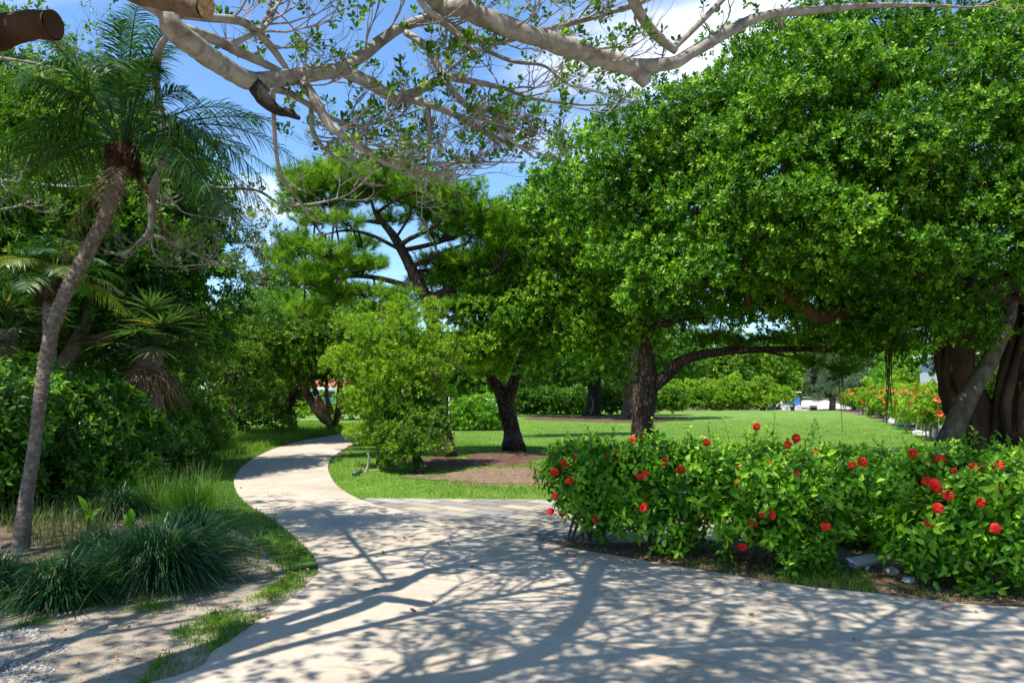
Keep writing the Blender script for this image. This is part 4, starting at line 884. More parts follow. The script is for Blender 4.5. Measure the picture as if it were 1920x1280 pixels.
# ---------------------------------------------------------------- hibiscus bushes with red flowers
def flower_mesh():
    a = Acc(); np_ = 5
    for k in range(np_):
        th = 2 * np.pi * k / np_; nu, nv = 5, 5
        V = []
        for i in range(nu):
            u = i / (nu - 1)
            for j in range(nv):
                v = j / (nv - 1) * 2 - 1
                w = (.10 + .62 * u ** .8) * .032 / .5 * .75; rad = .008 + .052 * u * (1 - .18 * v * v)
                x = v * w * (1.15 - .3 * u * 0); z = .004 + .022 * u - .020 * u * u * 1.6 + .005 * math.sin(v * 7 + k) * u + .006 * v
                V.append((x * math.cos(th) + rad * math.cos(th + np.pi / 2), x * math.sin(th) + rad * math.sin(th + np.pi / 2), z))
        f = [(i * nv + j, i * nv + j + 1, (i + 1) * nv + j + 1, (i + 1) * nv + j) for i in range(nu - 1) for j in range(nv - 1)]
        a.add(np.array(V), np.array(f), rnd=np.full(len(V), rng.random()))
    return a
fm = flower_mesh()
fo = fm.build('flower', M['petal'], None, smooth=True); flower_me = fo.data; bpy.data.objects.remove(fo)
M['stamen'] = solid('stamen_red', (.75, .12, .06), .5); M['calyx'] = leafmat('calyx', (.05, .14, .02), (.06, .17, .02), (.08, .2, .03), trans=0)
sa = Acc(); tube(sa, [(0, 0, 0), (0, .004, .03), (0, .012, .058)], [.0028, .0022, .0035], 6, 0)
so = sa.build('stamen', M['stamen']); stamen_me = so.data; bpy.data.objects.remove(so)
from mathutils import Matrix
def add_flower(parent, pos, face, s=1.0):
    q = Vector(face).normalized().to_track_quat('Z', 'Y').to_matrix().to_4x4() @ Matrix.Rotation(rng.uniform(0, 6.28), 4, 'Z')
    o = bpy.data.objects.new('flower', flower_me); COL.objects.link(o); o.parent = parent; pos = np.asarray(pos) - np.array(parent['_loc'])
    o.matrix_basis = Matrix.Translation(Vector([float(v) for v in pos])) @ q @ Matrix.Scale(s, 4)
    st = bpy.data.objects.new('stamen', stamen_me); COL.objects.link(st); st.parent = o
    return o
HX = {'leftm': (1050, 1180, 3), 'secon': (1190, 1310, 2), 'middl': (1380, 1560, 4), 'low l': (1600, 1700, 0), 'right': (1740, 1900, 5)}
def hibiscus(label, base, boxes, flowers, mat=None, n_shoots=60, nstem=7, dens=1., tip=.3):
    base = np.asarray(base, float); flowers = list(flowers) + [(rng.uniform(P2[0], P2[1]), rng.uniform(860, 1000)) for P2 in [HX[label[:5]]] for _ in range(HX[label[:5]][2])]
    t = thing('hibiscus_bush', label, 'hibiscus bush', base, 'hibiscus bushes along the path edge')
    f = Acc(); s = Acc()
    S = crown(f, boxes, .085, .048, .17, dens, 6, 9, zmin=-.75, tmpl=T_LEAF, spread=(50, 115), upb=.25, stem=.09, fill=.25, side=.5)
    # long leafy shoots over the top and outwards
    p = S[rng.choice(len(S), n_shoots), :]; o = norm(p[:, 3:] * .6 + [0, 0, 1.0] + rng.normal(0, .22, (n_shoots, 3)))
    for k in range(n_shoots):
        L = rng.uniform(.12, .34) * (tip / .3); b = p[k, :3]; e = b + o[k] * L; m = (b + e) / 2 + rng.normal(0, .01, 3)
        limb(s, [b - o[k] * .15, m, e], [.005, .002], 4, step=.05, rough=0, cap=False)
        nl = int(5 + L * 26); tt = np.linspace(.1, 1, nl); q = b + (e - b) * tt[:, None]; az = np.arange(nl) * 2.4 + rng.uniform(0, 6)
        out = np.stack([np.cos(az), np.sin(az), np.zeros(nl)], 1)
        yd = norm(out + np.array([0, 0, 1.]) * (tt * 1.3 - .45)[:, None] + rng.normal(0, .15, (nl, 3)))
        leaves(f, q, yd, np.array([[0, 0, 1.]]) + rng.normal(0, .2, (nl, 3)), .08 * (1.1 - .5 * tt), .045 * (1.1 - .5 * tt), T_LEAF, np.clip(.45 + .45 * tt + rng.normal(0, .1, nl), 0, .93))
    f.V = [np.concatenate([v[:, :2], np.maximum(v[:, 2:], .03)], 1) for v in f.V]
    f.build('foliage', mat or M['hib'], t)
    for k in range(nstem):
        b = base + np.array([rng.uniform(-.25, .25), rng.uniform(-.1, .1), 0]); e = S[rng.integers(len(S)), :3]
        limb(s, [b, b * .6 + e * .4 + rng.normal(0, .03, 3) + [0, 0, .05], e], [.017, .012, .006], 6, step=.08, cap=False)
    s.build('stems', M['rootbark'], t, smooth=True)
    cent = np.array([b_[0] for b_ in boxes]); rad = np.array([b_[1] for b_ in boxes])
    for fl in flowers:
        px, py = fl[:2]; ray = norm(np.array([(px - CX) / F, 1, (HY - py) / F])); o0 = np.array([0, 0, H]); best = None
        for c_, r_ in zip(cent, rad):
            r2 = r_ + .13; oc = (o0 - c_) / r2; dd = ray / r2; A = dd @ dd; B = oc @ dd; C = oc @ oc - 1; disc = B * B - A * C
            if disc > 0:
                tt = (-B - math.sqrt(disc)) / A
                if best is None or tt < best: best = tt
        if best is None: best = np.min(np.linalg.norm((cent - o0), axis=1)) - .1
        pos = o0 + ray * (best - .02)
        face = norm(-ray + rng.normal(0, .3, 3) + np.array([0, 0, .15])) if len(fl) < 3 else np.array(fl[2], float)
        add_flower(t, pos, face, rng.uniform(.58, .72) if len(fl) < 4 else fl[3] * .7)
    return t
def E(px, py, d, rx, rz, ry=.4): return (P(px, py, d), (rx, ry, rz))
hibiscus('leftmost hibiscus bush, rounded, leaning over the paving corner', (P(1105, 1015, 8.3)[0], 8.3, .012),
         [E(1112, 904, 8.3, .36, .30), E(1105, 874, 8.4, .30, .2), E(1130, 940, 8.2, .26, .32, .32), E(1105, 950, 8.2, .24, .25, .3), E(1130, 864, 8.4, .3, .15), E(1160, 924, 8.3, .22, .3)],
         [(1142, 855), (1156, 850), (1040, 885), (1068, 900), (1040, 928), (1054, 962), (1080, 858, (-.5, -1, .5), .8), (1032, 958), (1187, 824), (1204, 829)], n_shoots=70)
hibiscus('second hibiscus bush from the left, growing straight up between two gaps', (P(1235, 1030, 7.9)[0], 7.9, .012),
         [E(1235, 904, 7.9, .36, .30), E(1215, 950, 7.8, .25, .26, .3), E(1260, 960, 7.8, .2, .22, .28), E(1250, 1005, 7.7, .12, .12, .18), E(1290, 914, 8, .25, .3), E(1230, 874, 8.1, .34, .16)],
         [(1200, 892), (1245, 865), (1209, 951), (1322, 910), (1346, 932), (1357, 938), (1325, 970), (1324, 829), (1209, 888), (1349, 846, (-.2, -1, .4), .8)], n_shoots=80)
hibiscus('middle hibiscus bush with long leafy shoots above the lawn', (P(1450, 1055, 7.35)[0], 7.35, .012),
         [E(1410, 924, 7.5, .34, .28), E(1480, 924, 7.3, .36, .30), E(1440, 950, 7.2, .30, .28), E(1510, 960, 7.1, .26, .26, .34), E(1480, 1020, 7.0, .24, .17, .26), E(1420, 1010, 7.1, .2, .16, .26), E(1545, 924, 7.4, .28, .26), E(1530, 1045, 6.95, .14, .08, .18), E(1400, 874, 7.8, .3, .14), E(1360, 914, 7.8, .22, .22), E(1560, 960, 7.3, .2, .2)],
         [(1439, 871), (1493, 890), (1432, 962), (1447, 965), (1392, 1026, (-.1, -.8, -.6), 1.05), (1419, 799), (1493, 821), (1476, 834), (1597, 871), (1617, 866), (1530, 850, (0, -1, .6), .7)], n_shoots=130, tip=.42, nstem=10)
hibiscus('low light green hibiscus behind the spotlight, half in shade below', (P(1640, 1010, 8.4)[0], 8.4, .012),
         [E(1600, 924, 8.4, .36, .26), E(1660, 924, 8.6, .36, .28), E(1640, 960, 8.3, .4, .28), E(1700, 940, 8.4, .34, .26), E(1590, 960, 8.3, .3, .25), E(1690, 985, 8.0, .2, .2)],
         [(1669, 1018, (-.3, -1, .4), .5), (1693, 903, (-.3, -1, .3), .7), (1702, 880, (0, -1, .5), .8)], mat=M['hib'], n_shoots=60, nstem=8)
hibiscus('rightmost hibiscus bush, biggest leaves, overhanging the bare soil edge', (P(1815, 1100, 6.6)[0], 6.6, .012),
         [E(1790, 930, 6.7, .32, .26), E(1860, 920, 6.6, .34, .30), E(1830, 990, 6.5, .36, .27), E(1770, 990, 6.6, .28, .24), E(1900, 1000, 6.5, .3, .3), E(1960, 940, 6.6, .3, .3), E(1745, 940, 6.9, .24, .24), E(1870, 1050, 6.4, .2, .13, .26), E(1800, 1050, 6.4, .16, .1, .24), E(1730, 1010, 6.8, .18, .16), E(2030, 980, 6.6, .3, .3)],
         [(1734, 859), (1741, 861), (1735, 900), (1752, 907, (-.3, -1, .2), 1.1), (1757, 915), (1871, 872), (1829, 877), (1838, 941), (1712, 849), (1765, 862), (1704, 1055, (.2, -.8, -.5), .6), (1790, 882, (0, -1, .5), .6)], n_shoots=110, tip=.36, nstem=12)
# light clipped hedge seen over the hibiscus
shrub('low_hedge', 'light yellow green low hedge running behind the hibiscus bushes', 'hedge', (P(1640, 900, 10.5)[0], 10.5, 0),
      [(P(px, 892, 10.4 - i * .06) - [0, 0, .12], (.42, .35, .32)) for i, px in enumerate(range(1290, 2000, 56))], M['bright'], stems=16, L=.075, Wd=.035, sub=.16, per=14, tmpl=T_LEAF)

# ---------------------------------------------------------------- far hedges, bushes, tree masses
def hedge(name, label, base, lobes, mat, **kw): return shrub(name, label, 'hedge', base, lobes, mat, **kw)
hedge('hedge', 'long pale yellow green hedge at the far side of the lawn, left of the cart', (P(1350, 768, 62)[0], 62, 0),
      [((P(px, 730, 62)[0], 62 + rng.normal(0, .3), 1.05 + rng.normal(0, .1)), (1.25, 1.1, 1.1 + rng.normal(0, .12))) for px in range(1232, 1450, 24)], M['yellowgreen'], stems=8, L=.17, Wd=.085, sub=.4, per=16, fill=.05)
pts = [(1598, 57, .95), (1625, 50, .9), (1648, 44, .85), (1668, 39, .8), (1688, 35, .78), (1706, 31.5, .72), (1724, 28.5, .68), (1742, 26, .66), (1758, 24.5, .62)]
lob = [((P(px, 730, d)[0] + r * .6, d, 1.0), (r, r * 1.2, .62)) for px, d, r in pts]
hh = hedge('flowering_hedge', 'yellow green hedge dotted with orange red flowers on bare pale stems right of the lawn', (P(1680, 730, 37)[0], 37, 0), lob, M['yellowgreen'], stems=0, L=.12, Wd=.06, sub=.26, per=16)
s = Acc()
for (c_, r_) in lob:
    for k in range(12):
        b = np.array([c_[0] + rng.uniform(-r_[0], r_[0] * .4), c_[1] + rng.uniform(-r_[1], r_[1]), 0]); limb(s, [b, b + [rng.normal(0, .06), 0, .35], b + [rng.normal(0, .15), 0, .85]], [.03, .015], 5, step=.2)
s.build('stems', M['twigbark'], hh)
fa = Acc(); q = []
for (c_, r_) in lob:
    p_, d_ = ell_points(np.array(c_), np.array(r_) * 1.25, 14, -.3, norm(np.array([-1., -1, .3])), 1.0); q.append(np.hstack([p_, d_]))
q = np.vstack(q); rosettes(fa, q[:, :3], q[:, 3:], 6, .13, .12, (50, 85), T_OVAL, 0); fa.build('flowers', M['orangepetal'], hh)
c = G(1645, 783); shrub('pale_bush', 'small pale lime bush at the left foot of the flowering hedge', 'bush', c, [(c + [0, 0, .35], (.45, .4, .35))], M['yellowgreen'], stems=3, L=.12, Wd=.06, sub=.18, per=12)
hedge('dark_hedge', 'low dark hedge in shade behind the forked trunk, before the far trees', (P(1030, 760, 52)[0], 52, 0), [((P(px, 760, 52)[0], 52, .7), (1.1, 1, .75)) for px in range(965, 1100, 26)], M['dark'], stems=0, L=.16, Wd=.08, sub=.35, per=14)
hedge('dark_hedge', 'low dark hedge between the far dark trunk and the grey fluted trunk', (P(1135, 760, 50)[0], 50, 0), [((P(px, 760, 50)[0], 50, .8), (1.0, 1, .8)) for px in (1120, 1145, 1165, 1230, 1250)], M['mid'], stems=0, L=.16, Wd=.08, sub=.35, per=14)
# shaded banyan at the back with grey fluted trunk
def fluted(name, label, px, d, rtop, rbase, lobes, leaf, bark, ytop=690):
    b = (P(px, 730, d)[0], d, 0); t = thing(name, label, 'tree', b); a = Acc(); h = P(px, ytop, d)[2]
    ax = [np.array([b[0], d, 0]), np.array([b[0] + .1, d, h * .5]), np.array([b[0], d, h]), np.array([b[0] - .2, d, h * 1.4])]
    limb(a, ax, [rbase * .6, rtop * .9, rtop, rtop * .8], 12)
    for k in range(14):
        an = 6.283 * k / 14; o_ = np.array([math.cos(an), math.sin(an), 0])
        limb(a, [ax[0] + o_ * rbase * rng.uniform(.9, 1.5), ax[0] + o_ * rbase * .6 + [0, 0, .25], ax[1] + o_ * rtop * .8, ax[2] + o_ * rtop, ax[3] + o_ * rtop * 1.5], [.06, .13, .16, .15, .1], 7)
    for k in range(6):
        an = rng.uniform(0, 6.28); limb(a, [ax[2], ax[2] + [math.cos(an) * 1.5, math.sin(an), .8], ax[2] + [math.cos(an) * 3.5, math.sin(an) * 2, 1.3]], [.25, .15, .06], 7)
    a.build('trunk', M[bark], t, smooth=True)
    f = Acc(); crown(f, lobes, .17, .09, .6, .9, 7, 18, zmin=-.9); f.build('crown', M[leaf], t)
fluted('banyan_tree', 'shaded banyan with pale fluted trunk behind the reddish barked pine', 1186, 43, .55, .85,
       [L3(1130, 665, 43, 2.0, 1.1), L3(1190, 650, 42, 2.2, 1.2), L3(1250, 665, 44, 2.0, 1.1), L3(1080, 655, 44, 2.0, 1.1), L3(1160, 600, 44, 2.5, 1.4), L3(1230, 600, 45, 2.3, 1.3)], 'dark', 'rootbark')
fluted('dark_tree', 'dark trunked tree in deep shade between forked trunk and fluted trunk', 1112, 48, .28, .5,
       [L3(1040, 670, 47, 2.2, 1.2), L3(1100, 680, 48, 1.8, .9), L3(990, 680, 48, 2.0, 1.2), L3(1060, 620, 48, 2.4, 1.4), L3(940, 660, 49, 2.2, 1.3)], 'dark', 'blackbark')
gb = 'trees and bushes beyond the lawn'
def far(name, label, cat, px, d, w, h, mat, n=6, L=.26, Wd=.14, sub=.75, per=16, trunk=True, z0=None, bark='brownbark', **kw):
    z0 = (-.5 if d > 65 else 0) if z0 is None else z0; x = (px - CX) / F * d; b = np.array([x, d, z0]); t = thing(name, label, cat, b, gb)
    lobes = []
    for k in range(n):
        a_ = rng.uniform(0, 6.28); q = rng.uniform(0, .62); hz = rng.uniform(.34, .80) * h
        rr = w * rng.uniform(.34, .5); lobes.append((b + [math.cos(a_) * w * q, math.sin(a_) * w * q * .7, hz], (rr, rr * .9, min(rr * .8, h * .24))))
    lobes.append((b + [0, 0, h * .8], (w * .4, w * .4, h * .2)))
    lobes.append((b + [0, 0, h * .4], (w * .75, w * .6, h * .3)))
    f = Acc(); S = crown(f, lobes, L, Wd, sub, 1.0, 7, per, zmin=-.6, side=.8, fill=.02, **kw); f.V = [np.concatenate([v[:, :2], np.maximum(v[:, 2:], z0 + .02)], 1) for v in f.V]
    f.build('crown', mat, t)
    if trunk:
        s = Acc(); limb(s, [b, b + [.1, 0, h * .35], b + [rng.normal(0, .3), 0, h * .7]], [.05 * h, .035 * h, .01 * h], 7, step=.4); skeleton(s, S, np.array([b + [0, 0, h * .4]]), None, 16, 4, .06, .02); s.build('trunk', M[bark], t)
    return t
far('leafy_tree', 'light leafy tree right behind the long pale hedge, next to the pine trunk', 'tree', 1265, 70, 4.2, 6.4, M['ficus_far'])
far('leafy_tree', 'mid green tree above the middle of the long pale hedge', 'tree', 1345, 74, 4.6, 7.0, M['mid'])
far('leafy_tree', 'rounded tree behind the hedge end, above the cart', 'tree', 1430, 76, 4.4, 6.2, M['ficus_far'])
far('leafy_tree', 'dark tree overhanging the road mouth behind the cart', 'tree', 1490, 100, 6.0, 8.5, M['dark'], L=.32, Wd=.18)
far('leafy_tree', 'bright green thicket between hanging roots and the flowering hedge', 'tree', 1690, 52, 2.4, 4.4, M['bright'], L=.2, Wd=.1, sub=.5)
far('leafy_tree', 'bright shrubby tree just left of the banyan trunk beyond the hedge', 'tree', 1745, 46, 2.2, 3.8, M['bright'], L=.18, Wd=.09, sub=.5)
far('leafy_tree', 'dry tinged low tree behind the orange flowers', 'tree', 1715, 42, 1.8, 2.6, M['yellowgreen'], L=.16, Wd=.05, sub=.4, trunk=False)
far('leafy_tree', 'green tree seen between the banyan trunk and the leaning root', 'tree', 1850, 38, 2.4, 4.6, M['bright'], L=.16, Wd=.08, sub=.5)
far('leafy_tree', 'low dark tree behind the banyan at the right edge', 'tree', 1930, 30, 2.2, 3.2, M['mid'], L=.14, Wd=.07, sub=.45)
far('leafy_tree', 'shaded tree behind the round bright bush on the lawn', 'tree', 900, 62, 4.0, 6.0, M['mid'])
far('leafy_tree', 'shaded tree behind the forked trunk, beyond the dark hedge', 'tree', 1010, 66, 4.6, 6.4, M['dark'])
far('leafy_tree', 'dark tree behind the reddish barked pine and pale fluted trunk', 'tree', 1130, 68, 4.8, 7.0, M['mid'])
far('leafy_tree', 'broad tree seen through the gap left of the tall pine trunk', 'tree', 800, 64, 4.4, 6.0, M['ficus_far'])
far('leafy_tree', 'tree behind the red roofed pavilion on its left', 'tree', 520, 82, 5.0, 7.5, M['mid'])
far('leafy_tree', 'tree behind the red roofed pavilion on its right', 'tree', 640, 86, 5.0, 7.0, M['ficus_far'])
far('leafy_tree', 'low bright shrub in front of the red roofed pavilion', 'shrub', 570, 40, 1.0, 1.1, M['yellowgreen'], n=3, L=.13, Wd=.06, sub=.3, trunk=False)
far('leafy_tree', 'lime shrub right of the parked blue car', 'shrub', 650, 42, 1.1, 1.2, M['yellowgreen'], n=3, L=.13, Wd=.06, sub=.3, trunk=False)
for i, (px, d, w, h) in enumerate([(1548, 72, 2.4, 6.0), (1590, 62, 2.8, 5.4), (1650, 58, 2.6, 5.0)]):
    far('casuarina_tree', ['drooping grey green casuarina right of the road mouth', 'drooping grey green casuarina behind the thin hanging root', 'drooping grey green casuarina behind the thick hanging root'][i], 'tree', px + 12, d, w, h, M['greyneedle'], n=9, L=.34, Wd=.05, sub=.5, per=30, spread=(60, 130))
# the row that closes the view
proto = None
row = []
for i, x in enumerate(np.arange(-84, 96, 9.0)):
    row.append((x + rng.normal(0, 1), 104 + rng.normal(0, 4), rng.uniform(.85, 1.1)))
def copy_tree(root):
    r = root.copy(); COL.objects.link(r)
    for ch in list(root.children):
        c_ = ch.copy(); COL.objects.link(c_); c_.parent = r
    return r
proto = far('forest_tree', 'tree in the distant green row that closes the view', 'tree', 960, 104, 6.5, 9.0, M['mid'], n=9, L=.42, Wd=.24, sub=1.1, per=16)
proto['group'] = 'distant row of trees'
for i, (x, y, s_) in enumerate(row):
    r = proto if i == 0 else copy_tree(proto)
    r.location = (x, y, -.5); r.rotation_euler[2] = rng.uniform(0, 6.28); r.scale = (s_, s_, s_ * rng.uniform(.8, 1.02))
print('trees done')
# ---------------------------------------------------------------- palms
def frond(parent, c, az, el, L, mat, droop=.55, nl=46, ll=.30, lw=.013, hang=.45):
    n = 14; t = np.linspace(0, 1, n); d = np.array([math.cos(az) * math.cos(el), math.sin(az) * math.cos(el), math.sin(el)])
    pts = c + d * (L * t)[:, None]; pts[:, 2] -= droop * L * t ** 2.1
    a = Acc(); tube(a, pts, [.012, .008, .003], 5, 0)
    tt = np.linspace(.26, .99, nl); q = np.stack([np.interp(tt, t, pts[:, k]) for k in range(3)], 1)
    T = norm(np.stack([np.interp(tt, t, np.gradient(pts[:, k])) for k in range(3)], 1)); sd_ = norm(np.cross(T, [0, 0, 1.]) + 1e-5)
    prof = ll * np.sin(np.pi * (.02 + .96 * tt)) ** .6
    for s_ in (-1, 1):
        dr = norm(sd_ * s_ * .8 + T * .55 + np.array([0, 0, .18]) + rng.normal(0, .09, (nl, 3)))
        strips(a, q, dr, prof * rng.uniform(.85, 1.1, nl), lw, hang * rng.uniform(.7, 1.5, nl), 4, side=norm(np.cross(dr, np.cross(dr, T)) + T * .2), tipw=.05, rnd=np.clip(rng.normal(.45, .2, nl), 0, .95))
    return a.build('frond', mat, parent)
def palm_trunk(t, pts, rad, name='trunk'):
    a = Acc(); c = catmull(pts, 160); n = len(c); r = np.interp(np.linspace(0, 1, n), np.linspace(0, 1, len(rad)), rad)
    r = r * (1 + .06 * (np.arange(n) % 3 == 0)); tube(a, c, r, 16, .02)
    # leaf scars: small wedges spiralling up the trunk
    T = norm(np.gradient(c, axis=0)); m = 560; u = np.linspace(.02, .98, m) * (n - 1); i = u.astype(int); an = np.arange(m) * 2.39996
    U = norm(np.cross(T[i], [1., 0, 0])); B = np.cross(T[i], U); o = U * np.cos(an)[:, None] + B * np.sin(an)[:, None]; sd_ = np.cross(T[i], o)
    k = np.clip((np.arange(m) / m) * 1.6 - .15, .12, 1)[:, None]
    p = c[i] + o * r[i][:, None] * .97; w = .021; 
    V = np.stack([p - sd_ * w - T[i] * .012, p + sd_ * w - T[i] * .012, p + T[i] * .02, p + o * .019 * k + T[i] * .012], 1).reshape(-1, 3)
    b4 = (np.arange(m) * 4)[:, None, None]; a.add(V, (np.array([[0, 1, 3], [1, 2, 3], [2, 0, 3]])[None] + b4).reshape(-1, 3))
    return a.build(name, M['palmbark'], t)
def fibre_head(t, c, r, h):
    a = Acc(); n = 18; z = np.linspace(-h / 2, h / 2, n); pr_ = r * np.array([.55, .8, .98, 1, 1, 1.02, 1, .98, .95, .92, .9, .85, .8, .74, .66, .58, .5, .4])
    tube(a, np.stack([np.full(n, c[0]), np.full(n, c[1]), c[2] + z], 1), pr_, 18, .10)
    m = 1500; an = rng.uniform(0, 6.28, m); zz = rng.uniform(-.5, .4, m) * h; o = np.stack([np.cos(an), np.sin(an), np.zeros(m)], 1)
    base = c + o * (r * .95) + np.array([0, 0, 1.]) * zz[:, None]
    up = (rng.random(m) < .5)[:, None]; dr = norm(o * .6 + np.where(up, [0, 0, .9], [0, 0, -.4]) + rng.normal(0, .5, (m, 3)))
    strips(a, base, dr, rng.uniform(.03, .10, m), .010, .5, 2)
    return a.build('fibrous_crownshaft', M['fibre'], t)
pb = G(38, 1032)
pt = thing('palm_tree', 'slender palm with scaly leaning trunk and brown fibrous head at the left', 'palm tree', pb)
d0 = pb[1]
tp = [pb, P(50, 930, d0), P(66, 830, d0), P(76, 740, d0), P(90, 650, d0 + .1), P(118, 560, d0 + .2), P(160, 480, d0 + .3), P(200, 400, d0 + .4), P(226, 335, d0 + .4)]
palm_trunk(pt, tp, [.085, .066, .058, .058, .060, .064, .068, .066, .062])
hc = P(230, 298, d0 + .4); fibre_head(pt, hc, .15, .34)
fa = Acc(); limb(fa, [tp[0] + [.05, 0, 0], P(58, 940, d0) , P(72, 840, d0 - .1)], [.05, .04, .02], 6) if False else None
top = hc + [0, 0, .14]
for k in range(40):
    az = k * 2.39996 + rng.normal(0, .4); q = k / 40; el = R(86 - 78 * q ** .9) + rng.normal(0, .16)
    if math.sin(az) < -.25 and el < R(52): continue
    frond(pt, top + np.array([math.cos(az), math.sin(az), 0]) * .05, az, el, rng.uniform(1.5, 2.4) * (1 - .12 * q), M['palm'], droop=rng.uniform(.3, .72), ll=.42, nl=54, lw=.013)
# forced long fronds that reach right and left as in the picture
for az, el, L, dr_ in [(0.05, .55, 1.75, .75), (-.25, .75, 1.7, .85), (.3, .3, 1.6, .7), (-.5, .25, 1.5, .8), (3.0, .7, 1.7, .6), (3.3, .45, 1.7, .6), (2.7, .3, 1.6, .5), (3.6, .95, 1.6, .5)]:
    frond(pt, top, az, el, L, M['palm'], droop=dr_, ll=.42, hang=.8, nl=58, lw=.015)
for k in range(3): frond(pt, top - [0, 0, .12], k * 2.1 + .6 + rng.uniform(0, .4), R(-25 - rng.uniform(0, 25)), rng.uniform(.5, .9), M['dryleaf'], droop=.8, nl=26, ll=.2)
# second palm, part hidden behind the trunk of the first
d2 = 11.5; b2 = np.array([P(70, 730, d2)[0], d2, 0]); p2 = thing('palm_tree', 'smaller palm with yellowish young leaves half hidden behind the leaning trunk', 'palm tree', b2)
h2 = P(95, 540, d2); palm_trunk(p2, [b2, (b2 + h2) / 2 + [.05, 0, 0], h2 - [0, 0, .1]], [.1, .09, .09]); fibre_head(p2, h2, .19, .42)
M['palmyellow'] = leafmat('young_palm_leaf', (.08, .14, .02), (.16, .22, .03), (.28, .30, .05), rough=.4)
for k in range(26):
    az = k * 2.39996; el = R(80 - 75 * (k / 26)); frond(p2, h2 + [0, 0, .15], az, el, rng.uniform(.95, 1.3), M['palmyellow'] if k % 3 == 0 else M['palm'], droop=.55, ll=.32)
# fan palm with dead skirt
d3 = 14.0; b3 = np.array([P(275, 730, d3)[0], d3, 0]); p3 = thing('fan_palm', 'shaggy fan palm with stiff strap leaves and a skirt of dead brown leaves', 'palm tree', b3)
h3 = P(280, 655, d3); palm_trunk(p3, [b3, h3], [.2, .22])
def fan(parent, c, az, el, pet, L, mat, nb=26, w=.035, name='fan_leaf', droop=.25):
    a = Acc(); d = np.array([math.cos(az) * math.cos(el), math.sin(az) * math.cos(el), math.sin(el)]); e = c + d * pet - [0, 0, .1 * pet]
    limb(a, [c, (c + e) / 2 + [0, 0, .03], e], [.014, .009], 5, step=.1, rough=0)
    s_ = norm(np.cross(d, [0, 0, 1.])); th = np.linspace(-1.9, 1.9, nb); dr = norm(d[None] * np.cos(th)[:, None] + s_[None] * np.sin(th)[:, None] + rng.normal(0, .05, (nb, 3)) + np.array([0, 0, .08]))
    up = np.cross(s_, d); strips(a, np.repeat(e[None], nb, 0), dr, L * rng.uniform(.8, 1.1, nb), w, droop * rng.uniform(.6, 1.6, nb), 5, side=norm(np.cross(dr, up)), tipw=.04, rnd=np.clip(rng.normal(.5, .25, nb), 0, 1))
    return a.build(name, mat, parent)
for k in range(34):
    az = k * 2.39996; q = k / 34; el = R(80 - 95 * q); fan(p3, h3 + [0, 0, .1], az, el, rng.uniform(.5, .85), rng.uniform(.55, .8), M['fan'])
for k in range(16): fan(p3, h3 - [0, 0, .1], k * 2.4, R(-35 - rng.uniform(0, 35)), .35, .6, M['dryleaf'], name='dead_leaf', droop=.5, nb=16)
d3 = 12.5; b3 = np.array([P(10, 730, d3)[0], d3, 0]); p4 = thing('fan_palm', 'fan palm with drooping straps at the left edge behind the palm trunk', 'palm tree', b3)
h4 = P(15, 620, d3); palm_trunk(p4, [b3, h4], [.14, .14])
for k in range(24): fan(p4, h4, k * 2.39996, R(80 - 100 * k / 24), rng.uniform(.45, .8), rng.uniform(.5, .75), M['fan'])

# ---------------------------------------------------------------- overhanging fig tree
ot = thing('overhanging_tree', 'pale barked tree outside the picture whose bare crooked limbs arch over the path', 'tree', (-4.6, 1.6, 0))
ta = Acc(); sk = []
def OL(pts, rd, k=9, rough=.11):
    c = limb(ta, pts, rd, k, step=.05, rough=rough); sk.append((c, np.interp(np.linspace(0, 1, len(c)), np.linspace(0, 1, len(rd)), rd))); return c
limb(ta, [(-4.6, 1.6, 0), (-4.5, 1.7, 1.2), (-4.35, 1.8, 2.4), (-4.2, 2.0, 3.3)], [.50, .38, .36, .30], 16, rough=.1)
fork = np.array([-4.2, 2.0, 3.2])
L1 = OL([fork, (-3.6, 3.2, 4.0), P(235, -25, 5.1), P(330, 58, 5.3), P(400, 112, 5.6), P(475, 152, 6.0), P(560, 142, 6.2), P(640, 130, 6.4), P(668, 112, 6.5), P(695, 92, 6.6), P(745, 56, 6.8), P(810, 35, 7), P(862, 58, 7.1), P(920, 80, 7.3), P(985, 68, 7.5)],
        [.10, .08, .078, .076, .073, .073, .062, .058, .055, .048, .045, .042, .036, .03, .02])
L2 = OL([P(640, 130, 6.4), P(690, 155, 6.4), P(738, 182, 6.4), P(772, 176, 6.5), P(830, 148, 6.7), P(870, 150, 6.8), P(940, 165, 7), P(1000, 185, 7.1), P(1100, 197, 7.3), P(1200, 190, 7.4)], [.052, .050, .046, .04, .036, .03, .022, .016, .010, .005])
OL([P(725, 175, 6.4), P(738, 192, 6.4), P(745, 198, 6.4)], [.045, .03, .02])
L3b = OL([P(740, 182, 6.4), P(800, 195, 6.3), P(850, 214, 6.3), P(900, 244, 6.4), P(960, 270, 6.5), P(1012, 280, 6.6)], [.036, .03, .027, .022, .014, .005])
L6 = OL([fork + [.2, 0, .1], (-1.5, 3.4, 4.7), P(790, -30, 6.0), P(870, 16, 6.05), P(950, 50, 6.1), P(1050, 84, 6.2), P(1110, 104, 6.3), P(1180, 126, 6.4), P(1213, 156, 6.45)], [.10, .08, .075, .074, .074, .074, .073, .070, .05], 12)
L7 = OL([P(1165, 122, 6.4), P(1215, 124, 6.45), P(1262, 118, 6.5), P(1300, 98, 6.6), P(1350, 68, 6.8), P(1400, 42, 7), P(1450, 26, 7.1), P(1520, 20, 7.3), P(1640, 10, 7.5), P(1750, 10, 7.7), P(1830, 14, 7.8), P(1890, -4, 8)], [.06, .055, .054, .05, .05, .045, .04, .034, .026, .018, .011, .006])
